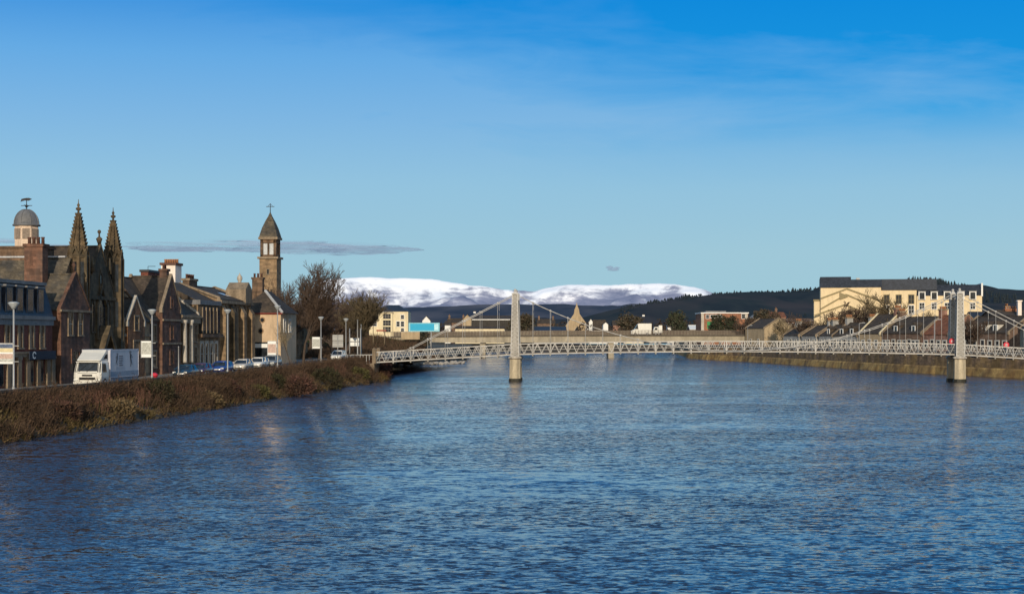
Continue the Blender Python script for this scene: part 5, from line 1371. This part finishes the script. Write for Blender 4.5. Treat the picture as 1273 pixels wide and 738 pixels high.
# scrubby left bank past the footbridge
sb=MB(); rr=random.Random(31)
for i in range(12000):
    Y=rr.uniform(236,352); k=(Y-236)/116
    xe=pw([(236,-22),(262,-27),(300,-29),(322,-27),(335,-21),(352,-13)],Y); x=xe-rr.random()**1.3*lerp(9,12,k)-1.5; z=min(3.0,.4+(xe-x)*.38)
    if Y>315 and -32<x<-24: continue
    cl=noise.noise(Vector((x*.3,Y*.1,4)))
    for j in range(2):
        d=Vector((rr.gauss(0,.4),rr.gauss(0,.4),rr.uniform(.6,1.2)))*(.9+.6*cl)*rr.uniform(.5,1.4)
        blade(sb,Vector((x+rr.gauss(0,.3),Y,z)),d,rr.uniform(.035,.08))
for i in range(7000):
    i_=rr.uniform(0,40); j_=rr.uniform(0,9.5); q=Vector(emb(i_,j_))
    if j_>3.2 and -60<q.x<-42 and noise.noise(Vector((q.x*.15,q.y*.1,3)))>-.25: continue
    for j in range(2):
        d=Vector((rr.gauss(0,.4),rr.gauss(0,.4),rr.uniform(.6,1.2)))*rr.uniform(.5,1.3); blade(sb,q+Vector((rr.gauss(0,.3),0,0)),d,rr.uniform(.04,.09))
tag(sb.build('bank_scrub', scm),'brown scrub on the left bank beyond the footbridge','scrub',kind='stuff')
# brick block on the right, with green boards
T=block('brick_block','flat-roofed orange brick block with white roof edge at the right end of the road bridge',872,930,389.5,520,16,brickO,white,'flat',roofpy=388.2,cat='building',wins=[(.13,9.2,1.0,1.2),(.27,9.4,2.4,1.0),(.9,9.2,1.2,1.4),(.55,4.4,1.4,1.4),(.7,4.4,1.4,1.4),(.86,4.4,1.4,1.4),(.4,9.2,1.2,1.2)])
MB().box(-.12,.9,-.12,-.002,0,bz(389.6,520)-3.3).build('corner_strip', trimL, T)
MB().box(15.1,15.9,-.12,-.002,0,bz(389.6,520)-3.3).build('corner_strip', trimL, T)
MB().box(2,9,4,9,bz(388.2,520)-3.298,bz(386.2,520)-3.3).build('roof_plant', lead, T)
p=at(887.5,404,470); T=thing('green_board','wide green board on two thin legs in front of the orange brick block','sign',(p.x,470,3.3))
MB().box(-2.1,2.1,-.05,.05,bz(408.3,470)-3.3,bz(399.6,470)-3.3).build('panel', green, T)
for x in (-1.6,1.6): MB().tube((x,.1,0),(x,.1,bz(400,470)-3.3),.09,n=6).build('leg', galv, T)
# town houses
TW='far town houses between the trees'
block('church_house','small white house with steep front gable right of the far chapel',730,739,403,690,12,white,slate,'end',roofpy=396.5,wins=[(.5,3,1,1.5)],door=.5)
block('far_house','white house with dark roof sloping to the right, behind the bridge',738,753,410,655,8,white,slate,'gable',roofpy=398,wins=[(.2,1,1,1.2),(.7,1,1,1.2)])
block('far_house','narrow white end gable right of the dark sloping roof',750,756,403,648,9,white,slate,'end',roofpy=400.5,wins=[(.5,3.4,.8,1.2)])
block('long_shed','long low shed with bright white fascia under dark roof, behind the left bridge tower',585,664,397,690,18,M('dark_cladding',(.05,.045,.04),streak=.3),slate,'gable',roofpy=392.5,cat='shed',fascia=white,wins=[(.1,4.5,2,1.4),(.3,4.5,2,1.4),(.5,4.5,2,1.4),(.7,4.5,2,1.4)])
T=block('white_terrace','long low cream terrace with a row of windows behind the road bridge',566,627,408.5,640,8,cream,slate,'gable',roofpy=405.5,cat='terrace',wins=[((k+.5)/11,1.2,.9,1.5) for k in range(11)])
block('far_house','house with pointed pale front gable left of the long shed',576,586,396,660,10,tanst,slate,'end',roofpy=391,wins=[(.5,5,1.2,1.4)])
block('far_house','white gabled house above the right end of the turquoise board',525,535,398.5,700,10,white,slate,'end',roofpy=393,wins=[(.5,6,1,1.4)])
block('far_house','small white house right of the turquoise board',553,560,404,650,8,white,slate,'gable',roofpy=399.5,wins=[(.3,3,.9,1.2),(.7,3,.9,1.2)])
block('far_house','long dark roofed house between the small white house and the pale front gable',556,578,401,690,9,brst,slate,'gable',roofpy=396,wins=[(.2,4,1,1.3),(.5,4,1,1.3),(.8,4,1,1.3)],chims=(.1,.9))
block('far_house','low grey warehouse right of the left bridge tower',664,704,411,645,14,greyst,slateB,'gable',roofpy=406,wins=[])
block('far_house','tall brown house with two chimneys behind the low grey warehouse',668,690,402,760,9,brst,slate,'gable',roofpy=397,wins=[(.25,5,1,1.5),(.75,5,1,1.5)],chims=(.1,.9))
block('far_house','pinkish house among brown trees left of the white van',762,774,404,720,9,pinkst,slate,'gable',roofpy=399,wins=[(.3,3.5,1,1.3),(.7,3.5,1,1.3)],chims=(.9,))
block('far_house','pale house with small gable just above the nose of the white van',786,793,401,840,9,tanst,slate,'end',roofpy=396.5,wins=[(.5,5,1,1.3)])
block('far_house','white house far right of the lorry on the bridge, below the hill',830,838,406.5,700,8,white,slate,'gable',roofpy=402,wins=[(.3,2,1,1.3),(.7,2,1,1.3)])
block('far_house','low white roofed building left of the orange brick block',858,873,409.5,560,10,brst,white,'gable',roofpy=404.5,wins=[(.5,1.5,1.2,1.2)])
block('far_house','pink brick house with tan skews above the brown trees on the right',958,977,394,560,10,pinkst,rustroof,'gable',roofpy=388.5,wins=[(.2,6,1.2,1.4),(.5,6,1.2,1.4),(.8,6,1.2,1.4)],chims=(.5,))
block('far_house','pale gabled house peeping over the trees right of the orange brick block',934,950,396.5,540,10,greyst,M('pale_slate',(.30,.29,.28),streak=.3),'end',roofpy=391,wins=[(.5,5,1.2,1.4)])
block('far_house','long red sandstone terrace with pale windows left of the yellow building',968,1012,400,500,10,pinkst,brst,'gable',roofpy=396.5,cat='terrace',wins=[((k+.5)/6,6.0,1.1,1.3) for k in range(6)]+[((k+.5)/6,3.0,1.1,1.3) for k in range(6)])
block('white_lodge','low white building seen under the road bridge deck, right of the left tower',733,768,419.6,632,7,white,slateB,'gable',roofpy=418.4,cat='house',wins=[((k+.5)/6,.7,1.0,1.5) for k in range(6)])
block('boat_shed','low pale shed seen under the road bridge deck, near mid span',776,800,420.2,634,7,cream,slate,'gable',roofpy=418.6,cat='shed',wins=[((k+.5)/4,.6,1.2,1.3) for k in range(4)])
# chapel with bellcote
Yc=700; px0=703; T=thing('chapel','small tan stone chapel with steep front gable rising into a slim bellcote','church',(at(703,0,Yc).x,Yc,3.3))
Lc=(731-703)/F*Yc; zc=lambda py:bz(py,Yc)-3.3; m=Lc/2
MB().prism([(0,0),(Lc,0),(Lc,zc(405)),(m+1.3,zc(390)),(m+1.0,zc(384)),(m-1.0,zc(384)),(m-1.3,zc(390)),(0,zc(405))],0,.9,'y').build('front_wall', tanst, T)
gable(T,.3,Lc-.3,.902,22,zc(404),zc(393),tanst,slate,'y',.1)
MB().prism([(m-.9,zc(384)+.002),(m+.9,zc(384)+.002),(m+.35,zc(380)),(m,zc(375.5)),(m-.35,zc(380))],.1,.8,'y').build('bellcote', tanst, T)
window(T,'street',m,0,2.2,2.0,3.6,trimL,arch=True,sur=.25,mull=1); window(T,'street',m-3.2,0,1.6,.8,2.2,trimL,arch=True,mull=0); window(T,'street',m+3.2,0,1.6,.8,2.2,trimL,arch=True,mull=0)
# street lamps on the right bank and the round red signs
for px,Y,py in ((1251,224,396),(1172,262,398),(1107,300,402),(989,390,405)):
    p=at(px,0,Y); T=thing('street_lamp','slim grey lamp post on the right bank, '+{1251:'nearest to the right edge',1172:'left of the right bridge tower',1107:'in front of the long brown cottage',989:'by the small grey cottages'}[px],'street lamp',(bank_x(Y)+2.0,Y,3.36),0,'lamp posts along the right bank')
    h=bz(py,Y)-3.36; MB().lathe([(.1,0),(.1,.8),(.06,.85),(.05,h)],0,0,8).bar((0,0,h),(.7,0,h+.15),.07).build('pole', galv, T); MB().box(.55,1.15,-.12,.12,h+.1,h+.22).build('lantern', MATS['lantern_grey'], T)
for px,py,Y,zz in ((1183.5,424,211.0,None),(1251,428.5,222,None)):
    p=at(px,py,Y); T=thing('round_sign','round red lifebuoy sign '+('in front of the right bridge tower' if px<1200 else 'on the railing near the right edge'),'sign',(p.x,Y,4.0 if px<1200 else 3.4))
    z=p.z-(4.0 if px<1200 else 3.4); q=MB().lathe([(.05,-.03),(.42,-.03),(.42,.03),(.05,.03)],0,0,18,False); q.v=[(v[0],v[2],z+v[1]) for v in q.v]; q.build('disc', redm, T)
    q=MB().lathe([(.05,-.01),(.2,-.01),(.2,.01),(.05,.01)],0,0,14,False); q.v=[(v[0],v[2]-.045,z+v[1]) for v in q.v]; q.build('centre', M('pale_red',(.6,.35,.36),streak=0,bump=0) if 'pale_red' not in MATS else MATS['pale_red'], T)
    MB().tube((0,.06,-.3),(0,.06,z),.05,n=6).build('post', galv, T)
# bare and bushy trees of the right bank
def rt(px,py,Y,lab,seed,**kw): return tree_at(px,py,Y,3.3,'bare_tree',lab,seed,**kw)
rt(1109,357,352,'tall bare tree against the windows of the yellow building',41,spread=.6,trunk=.34,mat=twigG,levels=6,maxseg=6000,tw=.06,width=10,clear=.25)
rt(1047,374,372,'dark bare tree in front of the chevron bands of the yellow building',42,spread=.62,trunk=.3,mat=twig,levels=6,maxseg=5000,tw=.06,width=9,clear=.22)
rt(1073,372,374,'pale bare tree just left of the pinkish chimney',43,spread=.55,trunk=.25,mat=twigP,levels=5,maxseg=4000,tw=.06,width=6,clear=.25)
rt(1028,388,376,'low brown bare tree at the left foot of the yellow building',44,spread=.7,trunk=.22,mat=twigP,levels=5,maxseg=3600,tw=.06,width=7)
rt(1090,380,366,'small dark bare tree right of the pinkish chimney',45,spread=.7,trunk=.22,levels=5,maxseg=3600,tw=.06,width=6)
rt(1160,382,330,'small bare tree left of the right bridge tower',46,spread=.6,trunk=.18,levels=5,maxseg=2000,tw=.04,width=5,mat=twigP)
rt(962,384,470,'brown bare tree between the tan house and the red terrace',47,spread=.7,trunk=.3,levels=5,maxseg=2500,tw=.06,width=11)
rt(990,386,480,'brown bare tree left of the yellow building',48,spread=.7,trunk=.3,levels=5,maxseg=2500,tw=.06,width=12)
for k_,(px,py,Y,w_,mt,lab) in enumerate(((1062,392,340,6,twig,'dark bare tree in front of the tan sloping gable'),(1128,392,312,6,twigG,'olive bare tree in front of the long brown cottage'),(1012,396,372,7,twig,'dark bare tree at the near end of the small grey cottages'),(1208,392,268,5,twig,'dark bare tree just right of the right bridge tower'),(978,394,420,8,twigP,'pale bare tree above the leftmost grey cottages'),(925,394,450,7,twig,'dark bare tree at the right end of the road bridge'))):
    rt(px,py,Y,lab,80+k_,spread=.65,trunk=.2,mat=mt,levels=5,maxseg=4500,tw=.05,width=w_,clear=.22)
def leafy(px,pytop,Y,w_,label,seed,mat,n=2200,name='leafy_tree',base=3.2,trunk=.3,cb=.28,cat='tree'):
    p=at(px,0,Y); h=bz(pytop,Y)-base; rr=random.Random(seed); T=thing(name,label,cat,(p.x,Y,base))
    t_=MB().tube((0,0,-.2),(0,0,h*.6),trunk,trunk*.5,8)
    cl=[]
    for k in range(13):
        a=rr.uniform(0,6.28); r=w_/2*rr.random()**.6*.75; z=h*rr.uniform(cb+.1,.88); r*=math.sin(math.pi*min(1,max(.15,(z/h-cb)/(1.02-cb)*.85+.12)))
        c=Vector((r*math.cos(a),r*math.sin(a),z)); cl.append((c,w_*rr.uniform(.16,.27))); t_.tube((0,0,h*rr.uniform(.2,.5)),c,.12,.04,4,False)
    t_.build('trunk', bark, T)
    f=MB(); s_=w_*.045
    for k in range(n):
        c,r=rr.choice(cl); v=Vector((rr.gauss(0,1),rr.gauss(0,1),rr.gauss(0,1))).normalized()*r*rr.random()**.4
        q=c+v
        if q.z<h*cb*.7: continue
        d=Vector((rr.gauss(0,1),rr.gauss(0,1),rr.gauss(.3,1))).normalized(); a=d.cross(Vector((rr.gauss(0,1),rr.gauss(0,1),rr.gauss(0,1)))).normalized()
        k_=s_*rr.uniform(.5,1.5); f.add([q-a*k_*.6,q+a*k_*.6,q+d*k_*1.6],[(0,1,2)])
    f.build('crown', mat, T); return T
leafy(895,391,462,7.5,'dark round-headed tree in front of the green board',61,leafD,2200)
leafy(909,392,466,6.5,'dark tree in front of the orange brick block, right of the green board',62,leafD,2000)
leafy(936,396,455,8,'dark olive tree left of the tan house at the bridge end',63,leafB,2200)
leafy(950,386,500,11,'tall dark tree behind the tan house at the bridge end',64,leafB,2600)
leafy(840,382.5,600,10,'tall dense dark evergreen right of the small white lorry',65,leafD,2600,trunk=.4,cb=.1)
leafy(781,393,670,16,'broad brown tree behind the white van',66,leafB,2200,cb=.12)
leafy(648,391,655,13,'broad dark tree right behind the left bridge tower',67,leafB,2200,cb=.12)
leafy(1119,396,345,5,'dark bush-like tree in front of the long brown cottage roof',68,leafD,1500,cb=.1)
leafy(520,404,400,9,'dark bushy tree just below the turquoise board',69,leafB,1800,cb=.05,base=2.5)
# far-off town trees that read as one mass
tm=MB(); rr=random.Random(77)
for i in range(520):
    Y=rr.uniform(660,1250); px=rr.uniform(440,1020) if i%4 else rr.uniform(700,900)
    x=(px-CX)/F*Y; h=rr.uniform(4,10)*(1.0 if px<700 else 1.15); w_=rr.uniform(4,9)
    for k in range(46):
        v=Vector((rr.gauss(0,.36)*w_,rr.gauss(0,.3)*w_,0)); z=3+h*rr.random()**.7*(1-.35*(v.x/w_)**2); d=Vector((rr.gauss(0,.6),rr.gauss(0,.6),rr.uniform(.3,1)))*rr.uniform(.8,1.9); a=Vector((rr.uniform(.2,.7),rr.gauss(0,.3),rr.gauss(0,.3)))
        q=Vector((x,Y,z))+v; tm.add([q-a,q+a,q+d],[(0,1,2)])
tag(tm.build('town_trees', scrubmat('far_tree_crowns',[(.022,.02,.018),(.04,.032,.026),(.055,.04,.032),(.03,.034,.024),(.06,.045,.035)])),'dark brown mass of far town trees behind the road bridge','trees',kind='stuff')

# ------------------------------------------------------------------ hills and mountains
def ridge(name,prof,Yc,Yf,Yb,mat,amp,seed,cols=220,rows=16,x0=-500,x1=2200,gully=0.0,fold=1.0,zbase=3.0,sc=None):
    m=MB(); pts=[]; sc=sc or Yc*.02
    for j in range(rows+1):
        t=j/rows
        if t<=.72: k=t/.72; Y=lerp(Yf,Yc,k); hf=(k**1.15)
        else: k=(t-.72)/.28; Y=lerp(Yc,Yb,k); hf=1-.6*k
        for i in range(cols+1):
            px=lerp(x0,x1,i/cols); X=(px-CX)/F*Yc*(1 if name!='mountain' else 1)
            hc=H0+(HY-pw(prof,px))/F*Yc
            v=Vector((X/sc,Y/sc,seed))
            n=noise.fractal(v,.9,2.1,5)
            g_=(1-abs(noise.noise(Vector((X/sc*.9,Y/sc*.35,seed+5)))))*gully
            env=math.sin(math.pi*min(1,max(0,hf)))*.9+.12*hf
            z=zbase+(hc-zbase)*hf+(n*amp-g_*amp)*env
            pts.append((X,Y,z if j else zbase-2))
    c=cols+1
    fc=[(j*c+i,j*c+i+1,(j+1)*c+i+1,(j+1)*c+i) for j in range(rows) for i in range(cols)]
    return tag(m.add(pts,fc,True).build(name,mat),kind='structure')
# snow mountain
mm,nt,b=new_mat('hazy_snow_and_heather')
pos=N(nt,'ShaderNodeNewGeometry').outputs['Position']; sp2=N(nt,'ShaderNodeSeparateXYZ'); nt.links.new(pos,sp2.inputs[0])
f1=noise_n(nt,vscale(nt,pos,(1,.6,1)),.0011,7,.6,.8); f2=noise_n(nt,vscale(nt,pos,(.7,.5,2.5)),.0035,6,.65,.5)
hn=math_n(nt,'MULTIPLY_ADD',sp2.outputs[2],1/900.0,0.0)
sn=math_n(nt,'ADD',hn,math_n(nt,'ADD',math_n(nt,'MULTIPLY_ADD',f1,1.15,-.575),math_n(nt,'MULTIPLY_ADD',f2,.55,-.275)))
snow=ramp_n(nt,sn,[(.51,0.0),(.58,.18),(.635,.62),(.70,1.0)])  # snow and bare ground; the pattern also paints shaded gully sides
low=ramp_n(nt,f2,[(.35,(.13,.145,.23)),(.5,(.20,.21,.30)),(.65,(.31,.32,.41))])  # heather lavender with distance haze mixed into the colour
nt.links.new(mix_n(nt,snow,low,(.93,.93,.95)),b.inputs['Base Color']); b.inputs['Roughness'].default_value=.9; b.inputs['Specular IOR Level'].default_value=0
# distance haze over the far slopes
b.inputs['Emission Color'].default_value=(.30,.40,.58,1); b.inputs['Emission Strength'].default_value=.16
mp=[(-500,400),(250,392),(330,391),(350,385),(372,375),(386,362),(394,352),(401,345.5),(412,342.5),(435,340.5),(465,339),(507,338),(537,339),(562,343.5),(584,348),(618,352.5),(643,356),(664,357.8),(673,354.8),(694,351.5),(719,350),(753,349.3),(783,347.5),(804,349.2),(838,349.4),(851,351.3),(864,353.5),(876,356.5),(889,363),(930,372),(1000,376),(2200,380)]
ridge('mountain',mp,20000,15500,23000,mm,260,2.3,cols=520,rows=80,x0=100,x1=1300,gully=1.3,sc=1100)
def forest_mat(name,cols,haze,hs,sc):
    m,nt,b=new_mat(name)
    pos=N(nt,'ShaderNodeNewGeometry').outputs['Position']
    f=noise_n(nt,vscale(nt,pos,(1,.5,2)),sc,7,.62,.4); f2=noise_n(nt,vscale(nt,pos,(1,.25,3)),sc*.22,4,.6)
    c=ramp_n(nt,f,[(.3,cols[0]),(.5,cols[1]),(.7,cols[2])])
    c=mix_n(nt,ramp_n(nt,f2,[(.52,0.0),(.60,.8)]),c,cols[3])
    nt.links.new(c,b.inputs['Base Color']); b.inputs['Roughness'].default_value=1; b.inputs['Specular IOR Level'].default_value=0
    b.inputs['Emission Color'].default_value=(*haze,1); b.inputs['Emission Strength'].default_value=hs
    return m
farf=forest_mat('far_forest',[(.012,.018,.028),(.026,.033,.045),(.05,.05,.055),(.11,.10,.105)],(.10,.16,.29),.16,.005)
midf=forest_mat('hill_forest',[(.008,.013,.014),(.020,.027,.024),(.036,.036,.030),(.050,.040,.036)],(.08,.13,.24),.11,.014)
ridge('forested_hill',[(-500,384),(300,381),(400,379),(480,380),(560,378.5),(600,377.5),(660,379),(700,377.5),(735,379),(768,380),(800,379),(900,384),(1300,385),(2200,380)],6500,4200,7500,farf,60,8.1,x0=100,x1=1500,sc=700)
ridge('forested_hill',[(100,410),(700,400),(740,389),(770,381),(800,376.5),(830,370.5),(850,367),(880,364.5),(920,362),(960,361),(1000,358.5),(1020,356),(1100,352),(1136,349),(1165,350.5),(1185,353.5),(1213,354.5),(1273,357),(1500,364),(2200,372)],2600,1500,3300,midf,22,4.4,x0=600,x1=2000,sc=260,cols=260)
# conifers along the crest of the near hill: far wood, one mass
hp=[(760,384),(770,381),(800,376.5),(830,370.5),(850,367),(880,364.5),(920,362),(960,361),(1000,358.5),(1020,356),(1100,352),(1136,349),(1165,350.5)]
cf=MB(); rr=random.Random(5)
for i in range(2600):
    px=rr.uniform(765,1165); Y=2600-abs(rr.gauss(0,1))*260
    if 872<px<884 or 905<px<911 or 918<px<922:
        if rr.random()<.8: continue
    X=(px-CX)/F*2600; k=(Y-1500)/1100; hc=H0+(HY-pw(hp,px))/F*2600; z=3+(hc-3)*(max(0,k)**1.15)-3
    h=(rr.uniform(2,5)+4*max(0,noise.noise(Vector((px*.05,3,9)))) if px<1125 else rr.uniform(8,13)); r=rr.uniform(1.8,4.2)
    for q in range(3):
        zz=z+h*q*.27; cf.lathe([(r*(1-.25*q),zz+h*.1),(.15,zz+h*.46)],X,Y,5,False)
tag(cf.build('conifer_wood', M('far_conifers',(.014,.022,.028),streak=0,bump=0,var=.5,scale=.05)),'dark conifer wood along the crest of the right-hand hill','wood',kind='stuff')
# far white specks of houses on the slopes
for i,(px,py,Y,lab) in enumerate(((1210,366,2000,'tiny pale farmhouse on the dark hillside above the right bridge tower'),(590,388,3300,'tiny pale farmhouse on the dark far slope left of the left tower'),(800,392,1900,'tiny white house on the hillside behind the white van'))):
    p=at(px,py,Y); T=thing('farmhouse',lab,'house',(p.x,Y,p.z-1.2*Y/2000)); k=Y/1000*.26
    gable(T,-3*k,3*k,0,5*k,4*k,5.6*k,white,slate,'x',.1)
# ------------------------------------------------------------------ clouds
cm=bpy.data.materials.new('cloud_vapour'); cm.use_nodes=True; nt=cm.node_tree; out=nt.nodes['Material Output']; nt.nodes.remove(nt.nodes['Principled BSDF'])
lw=N(nt,'ShaderNodeLayerWeight'); lw.inputs[0].default_value=.5
pos=N(nt,'ShaderNodeTexCoord').outputs['Object']
f=noise_n(nt,vscale(nt,pos,(.0016,.0016,.012)),1.0,5,.6,.3)
al=math_n(nt,'MULTIPLY',math_n(nt,'POWER',math_n(nt,'SUBTRACT',1.0,lw.outputs['Facing']),1.7),ramp_n(nt,f,[(.30,.15),(.6,.95)]))
df=N(nt,'ShaderNodeBsdfDiffuse'); df.inputs[0].default_value=(.12,.15,.20,1)
em=N(nt,'ShaderNodeEmission'); em.inputs[0].default_value=(.18,.26,.37,1); em.inputs[1].default_value=.9
ad=N(nt,'ShaderNodeAddShader'); nt.links.new(df.outputs[0],ad.inputs[0]); nt.links.new(em.outputs[0],ad.inputs[1])
tr=N(nt,'ShaderNodeBsdfTransparent'); mx=N(nt,'ShaderNodeMixShader'); nt.links.new(al,mx.inputs[0]); nt.links.new(tr.outputs[0],mx.inputs[1]); nt.links.new(ad.outputs[0],mx.inputs[2]); nt.links.new(mx.outputs[0],out.inputs[0])
def cloud(label,lobes,Y):
    c0=at(lobes[0][0],lobes[0][1],Y); T=thing('cloud',label,'cloud',c0)
    for k,(px,py,w_,h) in enumerate(lobes):
        c=at(px,py,Y)-c0; rx,rz=w_/F*Y/2,h/F*Y/2; pts=[]; fc=[]; n,m=48,24
        for j in range(m+1):
            th=math.pi*j/m
            for i in range(n):
                ph=2*math.pi*i/n; v=Vector((math.sin(th)*math.cos(ph),math.sin(th)*math.sin(ph),math.cos(th)))
                d=1+.28*noise.fractal(v*1.7+Vector((k*7,0,0)),.8,2,4)
                pts.append((c.x+v.x*rx*d,v.y*rx*.5*d+c.y,c.z+v.z*rz*d*(1 if v.z>0 else .75)))
        fc=[(j*n+i,j*n+(i+1)%n,(j+1)*n+(i+1)%n,(j+1)*n+i) for j in range(m) for i in range(n)]
        mb=MB(); mb.add(pts,fc,True); o=mb.build('lobe',cm,T)
cloud('long flat grey cloud streak behind the bell tower',[(300,307,270,17),(400,310,210,17),(455,311,130,12),(225,309,130,10)],14000)
cloud('tiny grey cloud puff above the right part of the snowy mountain',[(763,335,15,5),(758,332.5,9,4.5),(767,333,7,3)],14000)
cloud('faint grey cloud wisp behind the domed cupola',[(6,300,60,8),(75,306,60,5)],14000)
